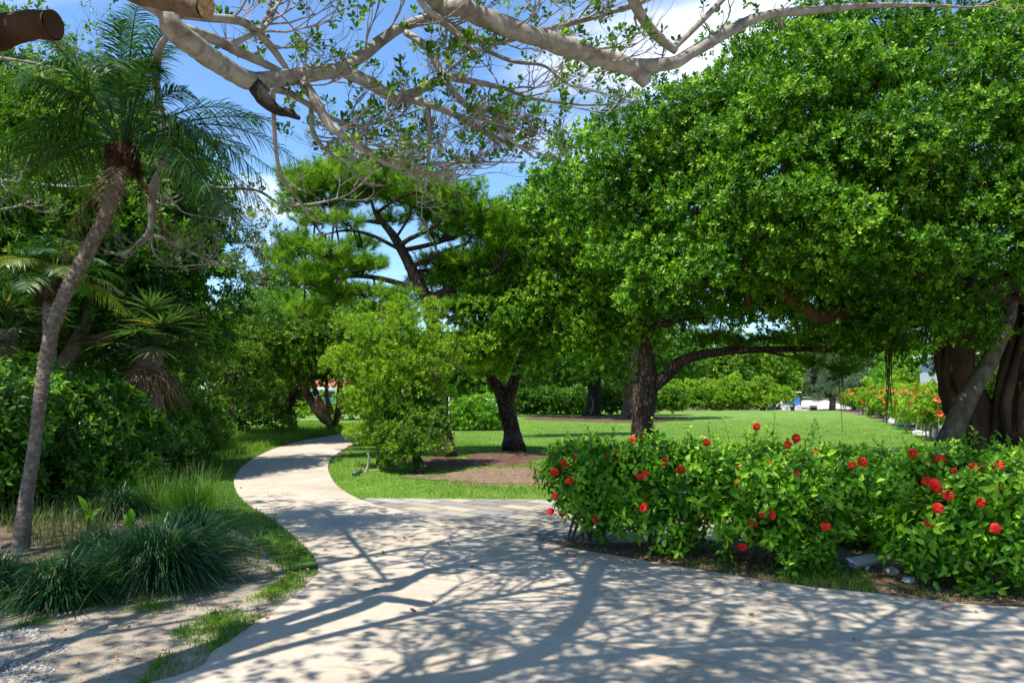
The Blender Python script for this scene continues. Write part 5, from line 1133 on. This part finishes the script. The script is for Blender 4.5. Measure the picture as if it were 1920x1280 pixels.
L8 = OL([P(1165, -60, 6.2), P(1190, 5, 6.3), P(1212, 45, 6.4), P(1238, 74, 6.45), P(1268, 96, 6.5)], [.06, .046, .042, .038, .03])
L8b = OL([P(1262, 92, 6.5), P(1300, 55, 6.6), P(1345, 10, 6.8), P(1390, -40, 7)], [.03, .026, .024, .02])
L9 = OL([P(565, 150, 6.2), P(592, 190, 6.1), P(615, 232, 6.1), P(650, 258, 6.1), P(700, 290, 6.15), P(750, 316, 6.2), P(790, 326, 6.3), P(850, 330, 6.5)], [.045, .038, .034, .032, .030, .024, .014, .006])
L9b = OL([P(500, 165, 6.0), P(545, 175, 6.3), P(600, 210, 6.5), P(660, 235, 6.7), P(720, 228, 6.8), P(790, 205, 6.9)], [.03, .028, .022, .016, .010, .006])
L10 = OL([P(775, -20, 5.8), P(800, 18, 5.9), P(830, 38, 6), P(850, 62, 6.1), P(885, 95, 6.3), P(900, 120, 6.4)], [.024, .022, .02, .018, .012, .006])
L10b = OL([P(762, 62, 6.7), P(800, 88, 6.5), P(825, 130, 6.4), P(850, 172, 6.3), P(880, 202, 6.3), P(920, 228, 6.3), P(960, 264, 6.4), P(1004, 298, 6.5)], [.032, .03, .028, .026, .026, .022, .016, .008])
L11 = OL([P(308, 318, 9.2), P(350, 322, 9.2), P(400, 350, 9.2), P(480, 357, 9), P(540, 385, 8.8), P(640, 370, 8.8), P(690, 335, 8.8)], [.026, .022, .018, .016, .013, .010, .005])
L12 = OL([P(512, 165, 6.0), P(514, 240, 6.2), P(520, 300, 6.4), P(530, 338, 6.6), P(560, 375, 6.9), P(585, 410, 7.1), P(640, 425, 7.2)], [.02, .018, .016, .014, .012, .009, .004])
L13 = OL([P(330, 50, 5.6), P(300, 90, 7.4), P(292, 140, 9), P(298, 200, 9.2), P(312, 262, 9.2), P(306, 310, 9.2), P(286, 360, 9.2), P(284, 420, 9.2), P(270, 448, 9.2), P(232, 476, 9.2), P(195, 470, 9.2)], [.02, .035, .05, .055, .055, .055, .05, .042, .033, .02, .008])
L14 = OL([P(282, 440, 9.2), P(330, 458, 9.2), P(390, 488, 9.2), P(440, 502, 9.2), P(500, 495, 9.2)], [.022, .018, .014, .009, .003])
L14b = OL([P(282, 436, 9.2), P(290, 475, 9.2), P(320, 498, 9.1), P(380, 496, 9), P(440, 494, 9)], [.016, .013, .010, .006, .003])
L14c = OL([P(302, 350, 9.2), P(330, 385, 9.4), P(350, 400, 9.4), P(400, 410, 9.4), P(450, 420, 9.4)], [.016, .012, .009, .006, .003])
L15 = OL([P(300, 20, 5.5), P(385, 32, 5.7), P(455, 42, 5.9), P(500, 78, 6.1), P(530, 118, 6.2), P(545, 142, 6.2)], [.042, .03, .03, .028, .024, .022])
L15b = OL([P(455, 42, 5.9), P(490, 55, 6), P(515, 20, 6.2), P(530, -30, 6.4)], [.02, .018, .014, .01])
L16 = OL([P(345, 55, 5.5), P(405, 75, 5.7), P(450, 98, 5.9), P(500, 122, 6.1), P(540, 140, 6.2)], [.04, .038, .034, .028, .02])
L16b = OL([P(430, 85, 5.8), P(480, 60, 6.0), P(500, 30, 6.2), P(515, -20, 6.4)], [.022, .018, .014, .01])
L18 = OL([P(1008, 58, 7.5), P(1050, 50, 7.4), P(1100, 36, 7.4), P(1180, 12, 7.4), P(1260, -20, 7.4)], [.024, .026, .024, .022, .02])
L19 = OL([P(905, 92, 7.3), P(960, 115, 7.2), P(1020, 124, 7.2), P(1060, 155, 7.2), P(1130, 175, 7.2), P(1220, 200, 7.3)], [.02, .017, .013, .010, .007, .004])
L20 = OL([P(780, 312, 6.2), P(830, 306, 6.4), P(900, 304, 6.6), P(985, 305, 6.8)], [.016, .013, .010, .004])
L21 = OL([P(745, 318, 6.2), P(790, 338, 6.4), P(850, 340, 6.6), P(910, 330, 6.8)], [.014, .011, .007, .003])
L22 = OL([P(803, 200, 6.3), P(806, 262, 6.3), P(800, 330, 6.3), P(796, 362, 6.3)], [.018, .018, .014, .006])
L23 = OL([P(-60, 330, 10), P(60, 344, 10), P(150, 350, 10), P(210, 335, 10)], [.02, .017, .012, .005])
L24 = OL([P(-60, 100, 10), P(60, 118, 10), P(140, 135, 10), P(200, 100, 10)], [.02, .016, .01, .005])
L25 = OL([P(-60, 400, 10), P(40, 385, 10), P(90, 350, 10)], [.016, .012, .005])
L26 = OL([P(585, 190, 6.3), P(583, 220, 6.3), P(592, 262, 6.5), P(640, 305, 6.8), P(700, 352, 7)], [.018, .016, .014, .010, .004])
L27 = OL([P(845, 130, 6.7), P(880, 100, 6.9), P(895, 60, 7), P(885, 20, 7.2)], [.014, .012, .009, .005])
ta.build('limbs', M['greybark'], ot, smooth=True)
# broken dark stub and sawn limbs
b = Acc(); limb(b, [P(470, 152, 5.98), P(492, 180, 5.95), P(520, 206, 5.95), P(545, 214, 5.95), P(562, 222, 5.95)], [.055, .05, .034, .03, .016], 10, step=.03, rough=.25); b.build('broken_stub', M['blackbark'], ot, smooth=True)
def cutlimb(pts, rd, bk='brownbark', face='cutwood'):
    b = Acc(); c = limb(b, pts, rd, 18, step=.06, rough=.10, cap=False); o = b.build('sawn_limb', M[bk], ot, smooth=True)
    d = norm(c[-1] - c[-3]); u = norm(np.cross(d, [0, 0, 1.])); v = np.cross(u, d); a_ = np.linspace(0, 6.283, 24, endpoint=False)
    V = [c[-1] + d * .004]; 
    for q in (.35, .7, .97): V += [c[-1] + d * .004 + (u * math.cos(x) + v * math.sin(x)) * rd[-1] * q for x in a_]
    V = np.array(V); j = np.arange(24); j2 = (j + 1) % 24
    mesh_np('cut_face', V, [np.stack([np.zeros(24, int), 1 + j, 1 + j2], 1), np.vstack([np.stack([1 + 24 * r_ + j, 1 + 24 * (r_ + 1) + j, 1 + 24 * (r_ + 1) + j2, 1 + 24 * r_ + j2], 1) for r_ in (0, 1)])], M[face], o)
cutlimb([fork, P(-160, 130, 3.8), P(-40, 78, 4.4), P(30, 52, 4.4), P(100, 46, 4.35)], [.12, .10, .085, .082, .078], 'banyanbark', 'banyanbark')  # limb and sawn end share a dark bark colour that stands for shade
cutlimb([fork + [0, 0, .2], P(150, -60, 4.6), P(260, -16, 5.0), P(330, 2, 4.97), P(386, 12, 4.88)], [.12, .09, .075, .074, .072])
# twigs
tw = Acc(); lf = Acc(); tipsP = []; tipsD = []
def spray(p, d, L, r, lev, lift):
    n = 6; pts = [p]; dd = d.copy()
    for i in range(n - 1):
        dd = dd + rng.normal(0, .20, 3) * [1, 1, .7]; dd[2] += lift * .16; dd /= np.linalg.norm(dd)
        pts.append(pts[-1] + dd * L / (n - 1))
    pts = np.array(pts); tube(tw, pts, [r, max(r * .45, .0016)], 4 if r > .006 else 3, 0, cap=False)
    if lev == 0:
        tipsP.append(pts[-1]); tipsD.append(dd); return
    k = int(rng.integers(3, 6))
    for j in range(k):
        u = rng.uniform(.3, 1) if j else 1.0; q = pts[0] * 0 + np.array([np.interp(u * (n - 1), np.arange(n), pts[:, c]) for c in range(3)])
        s_ = np.cross(dd, [0, 0, 1.]); s_ = s_ / max(np.linalg.norm(s_), 1e-6)
        nd = dd + s_ * rng.uniform(-.9, .9) + np.array([0, 0, rng.normal(.12, .3)]); nd /= np.linalg.norm(nd)
        spray(q, nd, L * rng.uniform(.45, .75), max(r * .55, .002), lev - 1, lift)
def dress(c, rr, n, L, u0=.3, lev=2, lift=.5, down=.0, side=0):
    n = int(n * .8 + .5) if L < .7 else n
    N = len(c); T = norm(np.gradient(c, axis=0))
    for k in range(n):
        i = int(rng.uniform(u0, 1) * (N - 1)); s_ = np.cross(T[i], [0, 0, 1.]); s_ /= max(np.linalg.norm(s_), 1e-6)
        sg = rng.choice([-1, 1]) if not side else side
        d = T[i] * rng.uniform(.2, .9) + s_ * sg * rng.uniform(.3, 1) + np.array([0, 0, rng.normal(-down, .35)]); d /= np.linalg.norm(d)
        spray(c[i], d, L * rng.uniform(.6, 1.2), min(rr[i] * .6, .020 if L > .7 else .011), lev, lift)
for (c, n, L, u0, lev, lift, down) in [(L1, 14, .5, .72, 2, .5, .1), (L1, 4, .35, .45, 1, .5, -.2), (L2, 12, .5, .35, 2, .4, .2), (L3b, 10, .45, .35, 2, .6, .1), (L6, 6, .5, .45, 2, .3, .1), (L7, 10, .4, .3, 1, .5, 0), (L8, 3, .3, .3, 1, .5, 0),
                                       (L9, 15, .5, .3, 2, .5, .1), (L9b, 14, .5, .3, 2, .5, .1), (L10, 6, .4, .3, 2, .5, 0), (L10b, 12, .45, .35, 2, .5, .1), (L11, 8, .4, .4, 1, .5, -.2), (L12, 6, .3, .4, 1, .5, 0), (L13, 7, .4, .45, 2, .5, 0), (L14, 12, .4, .25, 2, .5, 0), (L14b, 10, .35, .3, 2, .5, 0), (L14c, 12, .4, .3, 2, .5, 0),
                                       (L15, 6, .4, .3, 2, .5, 0), (L15b, 9, .5, .2, 2, .5, 0), (L16, 4, .4, .4, 2, .5, 0), (L16b, 9, .5, .2, 2, .5, 0), (L18, 9, .5, .1, 2, .5, 0), (L19, 7, .5, .2, 2, .4, .1), (L20, 9, .4, .2, 2, .7, 0), (L21, 9, .4, .2, 2, .7, 0), (L22, 7, .3, .3, 2, .7, 0),
                                       (L23, 9, .4, .1, 2, .5, 0), (L24, 9, .5, .1, 2, .5, 0), (L25, 7, .4, .1, 2, .5, 0), (L26, 10, .45, .2, 2, .5, 0), (L27, 8, .4, .3, 2, .5, 0)]:
    rr = next(r_ for cc, r_ in sk if cc is c); dress(c, rr, n, L, u0, lev, lift, down)
n_vis = len(tipsP)
# limbs above and beside the camera, out of the picture: they cast the dappled shade
up = Acc()
def UL(pts, rd, n, L, lev=2):
    pts = [np.array(pts[0], float) if pts[0] is fork else np.array(pts[0], float) + SH] + [np.array(p, float) + SH for p in pts[1:]]
    c = limb(up, pts, rd, 7, step=.12, rough=.08); r_ = np.interp(np.linspace(0, 1, len(c)), np.linspace(0, 1, len(rd)), rd); dress(c, r_, int(n * 1.2), L, .24 if float(pts[0][0]) < -4 else .1, lev, .3)
SH = np.array([.9, .7, 0])
f2 = fork
nu0 = len(tipsP)
UL([f2, (-5, 4, 5), (-3.5, 6, 5.9), (-1, 7, 6.3), (1.5, 7.3, 6.6)], [.07, .05, .04, .03, .014], 40, 1.1)
UL([f2, (-3.4, 3.4, 4.4), (-2, 4.5, 5.3), (0, 5, 5.7), (2.5, 5, 6.0)], [.07, .05, .04, .03, .014], 44, 1.1)
UL([f2, (-2.5, 2.6, 4.9), (-.5, 3, 5.4), (1.5, 3.2, 5.7), (3.5, 3.6, 6)], [.07, .05, .04, .03, .014], 44, 1.1)
UL([f2, (-3, 1.2, 4.6), (-1, 1.2, 5.4), (1.5, 1.2, 5.8), (4, 1.8, 6.2)], [.07, .05, .04, .03, .014], 44, 1.1)
UL([(-2, 4.5, 5.3), (-2.5, 6.2, 6), (-1.8, 7.8, 6.6)], [.05, .03, .012], 26, .9)
UL([(0, 5, 5.7), (1.2, 6.4, 6.2), (3, 7.2, 6.6)], [.04, .03, .012], 26, .9)
UL([(2.5, 5, 6), (4.5, 5.5, 6.3), (6.5, 6.8, 6.8)], [.03, .022, .010], 26, .9)
UL([(1.5, 3.2, 5.7), (2.6, 2.2, 5.9), (4.8, 2.6, 6.2)], [.035, .025, .010], 26, .9)
UL([f2, (-4.2, .4, 4.6), (-2, -1, 5.4), (1, -1.2, 5.9)], [.07, .05, .035, .015], 34, 1.1)
UL([(-.5, 3, 5.4), (.6, 4.0, 5.6), (2.0, 4.2, 5.8)], [.035, .025, .010], 24, .9)
UL([(-1, 1.2, 5.4), (.4, 0, 5.7), (2.4, -.2, 6)], [.04, .025, .010], 24, .9)
UL([(-3.6, 2.2, 4.9), (-2.7, 2.6, 5.3), (-1.6, 3.6, 5.6), (-.6, 4.4, 5.8)], [.04, .03, .02, .01], 30, .9)
UL([(-3.4, 1.6, 5.0), (-2.2, 1.9, 5.4), (-1.0, 2.2, 5.6), (.4, 2.4, 5.8)], [.04, .03, .02, .01], 28, .9)
UL([(-2.4, 3.2, 5.0), (-1.6, 2.6, 5.5), (-.8, 1.8, 5.8)], [.03, .02, .01], 20, .8)
print('upper tips', len(tipsP) - nu0)
up.build('limbs', M['greybark'], ot, smooth=True)
tw.build('twigs', M['twigbark'], ot)
TP = np.array(tipsP); TD = norm(np.array(tipsD) + [0, 0, .5]); k = rng.random(len(TP)) < .38; k[n_vis:] = rng.random(len(TP) - n_vis) < .72
kv = k.copy(); kv[n_vis:] = False; ku = k.copy(); ku[:n_vis] = False
rosettes(lf, TP[kv], TD[kv], 7, .054, .030, (20, 80), T_OVAL, .05)
rosettes(lf, TP[ku], TD[ku], 8, .07, .040, (20, 85), T_OVAL, .06)
# dense shading crown to the left, above the shrubbery and grasses (out of the picture)
Sd = crown(lf, [(np.array(q_) + SH, r_) for q_, r_ in [((-10.3, 8.3, 7.8), (1.6, 1.5, .5)), ((-9.2, 6.6, 7.3), (1.5, 1.4, .5)), ((-11.6, 10.2, 8.2), (1.7, 1.6, .5)), ((-5.6, 7.3, 6.9), (1.3, 1.2, .45)), ((-6.6, 6.2, 6.6), (1.2, 1.2, .45)), ((-7.0, 4.4, 5.8), (1.2, 1.4, .5)), ((-6.2, 2.4, 5.6), (1.5, 1.6, .5)), ((-5.4, 4.6, 5.6), (1.3, 1.2, .45)), ((-5.2, 3.0, 5.6), (1.4, 1.2, .45)), ((-4.6, 6.0, 6.2), (1.1, 1.1, .45)), ((-4.4, 1.6, 5.6), (1.0, 1.0, .4))]],
           .085, .05, .5, .8, 7, 16, zmin=-.9, side=0)
lf.build('leaves', M['over'], ot)
s = Acc(); skeleton(s, Sd, np.array([fork, fork + [-1.5, 1, 1.5], [-7, 4, 5.5], [-6, 2, 5.4]]), None, 26, 6, .08, .02); s.build('branches', M['greybark'], ot, smooth=True)
print('twig tips', n_vis, len(TP))

# ---------------------------------------------------------------- small things
# spotlight on a stake
sp = G(1624, 1072); t = thing('garden_spotlight', 'grey metal cylinder spotlight on a short stake at the foot of the hibiscus', 'spotlight', sp)
c1 = P(1640, 1046, sp[1] + .02); c0 = P(1594, 1056, sp[1] - .05); dax = norm(c1 - c0)
a = Acc(); tube(a, [c1 + dax * .004, c1, c1 - dax * .02, c0 + dax * .05, c0 + dax * .05, c0], [.030, .046, .05, .05, .05, .052], 24, 0); n_ = 12
hs = a.build('housing', M['steel'], t, smooth=True); bevel(hs, .002)
a = Acc(); u = norm(np.cross(dax, [0, 0, 1.])); v = np.cross(u, dax); aa = np.linspace(R(-10), R(190), 20)
V = np.array([c0 + dax * .02 + (u * math.cos(x) + v * math.sin(x)) * .057 for x in aa] + [c0 - dax * (.05 * math.sin(max(0, min(math.pi, x)))) + (u * math.cos(x) + v * math.sin(x)) * .057 for x in aa])
j = np.arange(19); a.add(V, np.stack([j, j + 1, j + 21, j + 20], 1)); hd = a.build('hood', M['steel'], t, smooth=True); md = hd.modifiers.new('s', 'SOLIDIFY'); md.thickness = .004
a = Acc(); tube(a, [c0 - dax * .004, c0 - dax * .001], [.044, .047], 20, 0); a.build('lens', M['black'], t)
a = Acc(); jb = c1 - dax * .07 - [0, 0, .04]; tube(a, [sp, sp + [0, 0, .03], jb + [0, 0, -.02], jb], [.012, .017, .017, .022], 10, 0); a.build('stake', M['steel'], t)

def rock(name, label, px, py, sx, sy, sz, mat, group=None):
    c = G(px, py); n, m = 12, 18; V = []
    ph = rng.uniform(0, 6, 6)
    for i in range(n + 1):
        th = math.pi * i / n
        for j in range(m):
            f_ = 2 * math.pi * j / m; q = 1 + .14 * math.sin(2 * f_ + ph[0]) * math.sin(th) + .10 * math.sin(3 * f_ + ph[1] + th * 2) + .08 * math.sin(5 * th + ph[2]) + rng.normal(0, .02)
            x, y, z = math.sin(th) * math.cos(f_) * q, math.sin(th) * math.sin(f_) * q, math.cos(th) * q
            x = max(-.86, min(.86, x)); z = max(-.5, min(.78, z)); V.append((c[0] + x * sx, c[1] + y * sy, c[2] + z * sz + sz * .38))
    f = [(i * m + j, (i + 1) * m + j, (i + 1) * m + (j + 1) % m, i * m + (j + 1) % m) for i in range(n) for j in range(m)]
    return tag(mesh_np(name, V, np.array(f), mat, smooth=False), label, 'stone', group)
rock('stone', 'blocky tan stone just right of the spotlight on the bare soil', 1672, 1078, .07, .06, .06, M['stone'])
rock('stone', 'small whitish grey stone nearer the path than the tan one', 1704, 1092, .062, .05, .04, M['plaster'])
rock('stone', 'flat thin stone slab lying along the soil edge below the two stones', 1655, 1103, .17, .03, .018, M['sand'])
rock('stone', 'grey flat stone on the sand under the middle dark clump', 212, 1178, .035, .03, .02, M['stone'])
rock('stone', 'white stone block at the foot of the flowering hedge', 1742, 815, .55, .3, .14, M['plaster'])
rock('stone', 'white rounded stone by the hedge stems behind the thick aerial root', 1678, 793, .28, .25, .2, M['plaster'])

# cut branch, lamp and stick beside the path bend
c = G(684, 889); t = thing('cut_branch', 'pale debarked forked branch stuck upright in the grass by the path bend', 'branch', c)
a = Acc(); limb(a, [c, P(690, 872, 15.1), P(692, 858, 15.1), P(689, 849, 15.1)], [.022, .024, .024, .018], 8, step=.03); a.build('branch', M['twigbark'], t, smooth=True)
a = Acc(); limb(a, [c, P(674, 872, 15.1), P(666, 856, 15.1)], [.014, .010, .006], 6, step=.03); limb(a, [P(674, 872, 15.1), P(675, 858, 15.1)], [.008, .004], 5, step=.03); limb(a, [P(670, 864, 15.1), P(662, 864, 15.1)], [.006, .003], 5, step=.03); a.build('twig', M['brownbark'], t)
c = G(668, 893); t = thing('garden_spotlight', 'dark low spotlight lying in the grass against the pale forked branch', 'spotlight', c)
a = Acc(); p0, p1 = P(662, 889, c[1] - .1), P(676, 883, c[1] + .05); dx = norm(p1 - p0); tube(a, [p0, p0 + dx * .01, p1, p1 + dx * .02], [.03, .042, .042, .03], 14, 0); a.build('housing', M['darksteel'], t, smooth=True)
a = Acc(); tube(a, [c + [.04, .03, 0], P(674, 886, c[1])], [.01, .012], 8, 0); a.build('stake', M['black'], t)
a = Acc(); limb(a, [G(692, 882, .02), G(730, 879, .03), G(768, 876, .02)], [.018, .02, .012], 7, step=.08, rough=.2); tag(a.build('stick', M['twigbark'], None, smooth=True), 'long pale stick lying on the grass between the two short stems', 'stick')
a = Acc(); p = G(842, 858); tube(a, [p, p + [0, 0, 1.42]], [.012, .010], 8, 0); tag(a.build('pole', M['plaster'], None, smooth=True), 'thin pale pole standing against the tall pine trunk', 'pole')
a = Acc(); h = G(1703, 803); ang = np.linspace(0, 6.28 * 4, 70); tube(a, np.stack([h[0] + np.cos(ang) * (.42 + .03 * np.sin(ang * 3)), h[1] + np.sin(ang) * .5, .05 + .03 * ang / 6.28 + .01 * np.sin(ang * 5)], 1), .022, 6, 0); tag(a.build('garden_hose', M['hose'], None, smooth=True), 'coiled green hose lying by the flowering hedge stems', 'hose')
# fallen leaves
def leaf_mesh(L, Wd, mat, name, curl):
    n, m = 6, 5; V = []
    for i in range(n):
        u = i / (n - 1); w = Wd * math.sin(math.pi * (.06 + .88 * u)) ** .8
        for j in range(m):
            v = j / (m - 1) * 2 - 1; V.append((v * w * .5, (u - .5) * L, curl * L * ((u - .5) ** 2) + curl * w * abs(v) ** 1.5 * .8 + .003))
    f = [(i * m + j, i * m + j + 1, (i + 1) * m + j + 1, (i + 1) * m + j) for i in range(n - 1) for j in range(m - 1)]
    o = mesh_np(name, V, np.array(f), mat, rnd=np.full(len(V), rng.random()), smooth=True); me = o.data; bpy.data.objects.remove(o); return me
lm = [leaf_mesh(.075, .04, M['fallen'], 'fallen_leaf', c_) for c_ in (.15, .5, .9, .3)]
pts = [(865, 1177), (705, 1105), (773, 1146), (813, 1128), (820, 1075), (720, 1037), (758, 1010), (772, 1016), (740, 1006), (860, 1004), (675, 1040), (718, 1035), (706, 1043), (1408, 1152), (1600, 1200), (1350, 1093), (1478, 1098), (885, 1063), (840, 1020), (590, 1010), (610, 1030), (556, 1008), (560, 1018), (930, 976)]
for px, py in [(rng.uniform(445, 600), 0) for _ in range(34)]:
    u = rng.uniform(0, 1); e = np.array([(446, 885), (446, 925), (480, 965), (530, 1000), (570, 1038), (592, 1075), (560, 1110), (480, 1165), (430, 1195)], float)
    q = np.array([np.interp(u * 8, np.arange(9), e[:, 0]), np.interp(u * 8, np.arange(9), e[:, 1])]); pts.append((q[0] + rng.normal(-14, 18), q[1] + rng.normal(0, 5)))
for _ in range(26): x = rng.uniform(1030, 1900); pts.append((x, np.interp(x, [1000, 1250, 1500, 1740, 1960], [1018, 1058, 1098, 1126, 1142]) + rng.normal(-7, 7)))
for _ in range(12): pts.append((rng.uniform(40, 420), rng.uniform(1150, 1270)))
for i, (px, py) in enumerate(pts):
    o = bpy.data.objects.new('fallen_leaf', lm[i % 4]); COL.objects.link(o); g_ = G(px, py, .026); o.location = g_
    o.rotation_euler = (rng.normal(0, .25), rng.normal(0, .25), rng.uniform(0, 6.28)); s_ = rng.uniform(.35, .8); o.scale = (s_,) * 3
    tag(o, 'curled dry brown leaf fallen on the ground by the path', 'fallen leaf', 'fallen brown leaves')
pm = leaf_mesh(.06, .022, M['pinkpetal'], 'fallen_petal', .4)
for px, py in [(1012, 1029), (1044, 1030), (1078, 1043), (1262, 1056), (1276, 1072), (1424, 1097), (1772, 1140), (1062, 1040), (1020, 1014), (1240, 1050), (1830, 1146)]:
    o = bpy.data.objects.new('fallen_petal', pm); COL.objects.link(o); o.location = G(px, py, .026); o.rotation_euler = (rng.normal(0, .3), rng.normal(0, .3), rng.uniform(0, 6.28)); o.scale = (rng.uniform(.6, 1.1),) * 3
    tag(o, 'withered crimson hibiscus petal fallen at the edge of the path', 'petal', 'fallen crimson petals')

# ---------------------------------------------------------------- golf cart, car, buildings
def bx(parent, name, mat, *boxes, bv=.02):
    a = Acc()
    for lo, hi in boxes: a.add(*(lambda V: (V, np.array([(0, 2, 3, 1), (4, 5, 7, 6), (0, 1, 5, 4), (2, 6, 7, 3), (0, 4, 6, 2), (1, 3, 7, 5)])))(np.array([(x, y, z) for z in (lo[2], hi[2]) for y in (lo[1], hi[1]) for x in (lo[0], hi[0])], float)))
    o = a.build(name, mat, parent)
    if bv: bevel(o, bv)
    return o
def wheel(parent, x, y, z, r, w):
    a = Acc(); tube(a, [(x - w / 2, y, z), (x - w / 2 + .02, y, z), (x + w / 2 - .02, y, z), (x + w / 2, y, z)], [r * .85, r, r, r * .85], 20, 0); o = a.build('wheel', M['rubber'], parent, smooth=False)
    a = Acc(); tube(a, [(x - w / 2 - .01, y, z), (x + w / 2 + .01, y, z)], r * .5, 14, 0); q = a.build('rim', M['white'], o)
cl = P(1484, 730, 67); t = thing('golf_cart', 'white roofed golf cart with blue reflection coloured into its windscreen parked beyond the far lawn edge', 'golf cart', (cl[0], 67, -.5), local=True); t.rotation_euler[2] = R(-8)
bx(t, 'body', M['white'], ((-.62, -1.1, .3), (-.12, -.2, .78)), ((.18, -1.1, .3), (.62, -.2, .78)), ((-.62, -.2, .25), (.62, 1.15, .42)), ((-.6, .5, .42), (.6, 1.1, .8)), ((-.12, -.95, .3), (.18, -.2, .62)))
bx(t, 'seat', M['tan'], ((-.55, 0, .7), (.55, .5, .86)), ((-.55, .46, .86), (.55, .6, 1.35)))
bx(t, 'roof', M['white'], ((-.66, -.85, 1.82), (.66, 1.0, 1.92)), bv=.04)
a = Acc()
for x in (-.58, .58):
    tube(a, [(x, -.75, .75), (x, -.6, 1.84)], .025, 8, 0); tube(a, [(x, .85, .7), (x, .8, 1.84)], .025, 8, 0)
o = a.build('roof_post', M['black'], t)
bx(t, 'windscreen', M['bluepaint_and_reflection'], ((-.55, -.74, .82), (.55, -.71, 1.45)), bv=0)  # reflection on the windscreen put in as flat blue colour
bx(t, 'front_panel', M['black'], ((-.3, -1.13, .3), (.02, -1.105, .7)), bv=.005)
a = Acc(); tube(a, [(-.3 + .14 * math.cos(q), -.42 + .03 * math.sin(q), 1.0 + .13 * math.sin(q)) for q in np.linspace(0, 6.28, 20)], .014, 6, 0); o = a.build('steering_wheel', M['black'], t)
for x in (-.55, .55):
    for y in (-.8, .85): wheel(t, x, y, .22, .22, .18)
cb = P(1525, 730, 63); t = thing('litter_bin', 'low square black bin at the right side of the road mouth', 'bin', (cb[0], 63, -.4), local=True)
bx(t, 'body', M['black'], ((-.22, -.22, 0), (.22, .22, .62))); bx(t, 'lid', M['black'], ((-.25, -.25, .64), (.25, .25, .72)), bv=.03)
cb = P(1501, 730, 80); t = thing('lamp_post', 'short dark bollard lamp standing on the pale road behind the cart', 'bollard', (cb[0], 80, -.35), local=True)
a = Acc(); tube(a, [(0, 0, 0), (0, 0, .75)], .06, 10, 0); o = a.build('post', M['black'], t); bx(t, 'head', M['black'], ((-.14, -.14, .78), (.14, .14, 1.15)), bv=.04)
cc = P(600, 730, 56); t = thing('parked_car', 'blue and white van glimpsed between the fanning trunks under the red roof', 'van', (cc[0], 56, 0), local=True); t.rotation_euler[2] = R(20)
bx(t, 'body', M['bluepaint_and_reflection'], ((-1.9, -.8, .3), (1.9, .8, .95)), bv=.08); bx(t, 'cabin', M['white'], ((-1.8, -.76, .97), (1.1, .76, 1.75)), bv=.12)
bx(t, 'window', M['glass'], ((-1.6, -.79, 1.05), (-.4, -.765, 1.5))); bx(t, 'window', M['glass'], ((-.25, -.79, 1.05), (.95, -.765, 1.5))); bx(t, 'windscreen', M['glass'], ((1.105, -.65, 1.0), (1.14, .65, 1.6)))
for x in (-1.2, 1.2):
    for y in (-.75, .75):
        a = Acc(); tube(a, [(x, y - .1, .3), (x, y + .1, .3)], .31, 18, 0); o = a.build('wheel', M['rubber'], t)
hc_ = P(610, 730, 68); t = thing('pavilion', 'low white walled pavilion with red tiled roof behind the fanning trunks', 'building', (hc_[0], 68, -.6), local=True)
bx(t, 'wall', M['render'], ((-3.6, .3, 0), (3.6, 5.0, 2.0)), bv=0)
for x in (-3.6, -1.2, 1.2, 3.6): bx(t, 'pillar', M['plaster'], ((x - .15, -.75, 0), (x + .15, -.45, 2.0)))
bx(t, 'window', M['glass'], ((-2.6, .26, .9), (-1.4, .297, 1.7)), bv=0); bx(t, 'door', M['bluepaint_and_reflection'], ((-.5, .26, .02), (.5, .297, 1.9)), bv=0); bx(t, 'window', M['glass'], ((1.4, .26, .9), (2.6, .297, 1.7)), bv=0)
V = np.array([(-4.3, -1.2, 1.95), (4.3, -1.2, 1.95), (4.3, 5.6, 1.95), (-4.3, 5.6, 1.95), (-2.4, 2.2, 3.2), (2.4, 2.2, 3.2), (-4.3, -1.2, 2.05), (4.3, -1.2, 2.05), (4.3, 5.6, 2.05), (-4.3, 5.6, 2.05)])
o = mesh_np('roof', V, [np.array([(0, 3, 2, 1), (6, 7, 5, 4), (8, 9, 4, 5), (0, 1, 7, 6), (1, 2, 8, 7), (2, 3, 9, 8), (3, 0, 6, 9)]), np.array([(7, 8, 5), (9, 6, 4)])], M['roof'], t)
sc_ = P(1872, 730, 30); t = thing('shed', 'pale corrugated shed glimpsed between the two banyan trunks', 'building', (sc_[0] + .9, 31, 0), local=True)
bx(t, 'wall', M['corr'], ((-1.3, 0, 0), (2.6, 4, 2.95)), bv=0); bx(t, 'roof', M['white'], ((-1.5, -.25, 2.97), (2.8, 4.2, 3.08)), bv=0); bx(t, 'door', M['steel'], ((.9, -.04, .02), (1.8, -.003, 2.0)), bv=0)
cw = P(900, 730, 46); t = thing('low_wall', 'low white plastered wall showing above the round bright bush', 'wall', (cw[0], 46, 0), local=True); bx(t, 'wall', M['plaster'], ((-1.5, 0, 0), (1.5, .25, .98)), bv=.01); bx(t, 'coping', M['plaster'], ((-1.55, -.05, .983), (1.55, .3, 1.06)), bv=.01)
for o in bpy.data.objects:
    if '_loc' in o: del o['_loc']
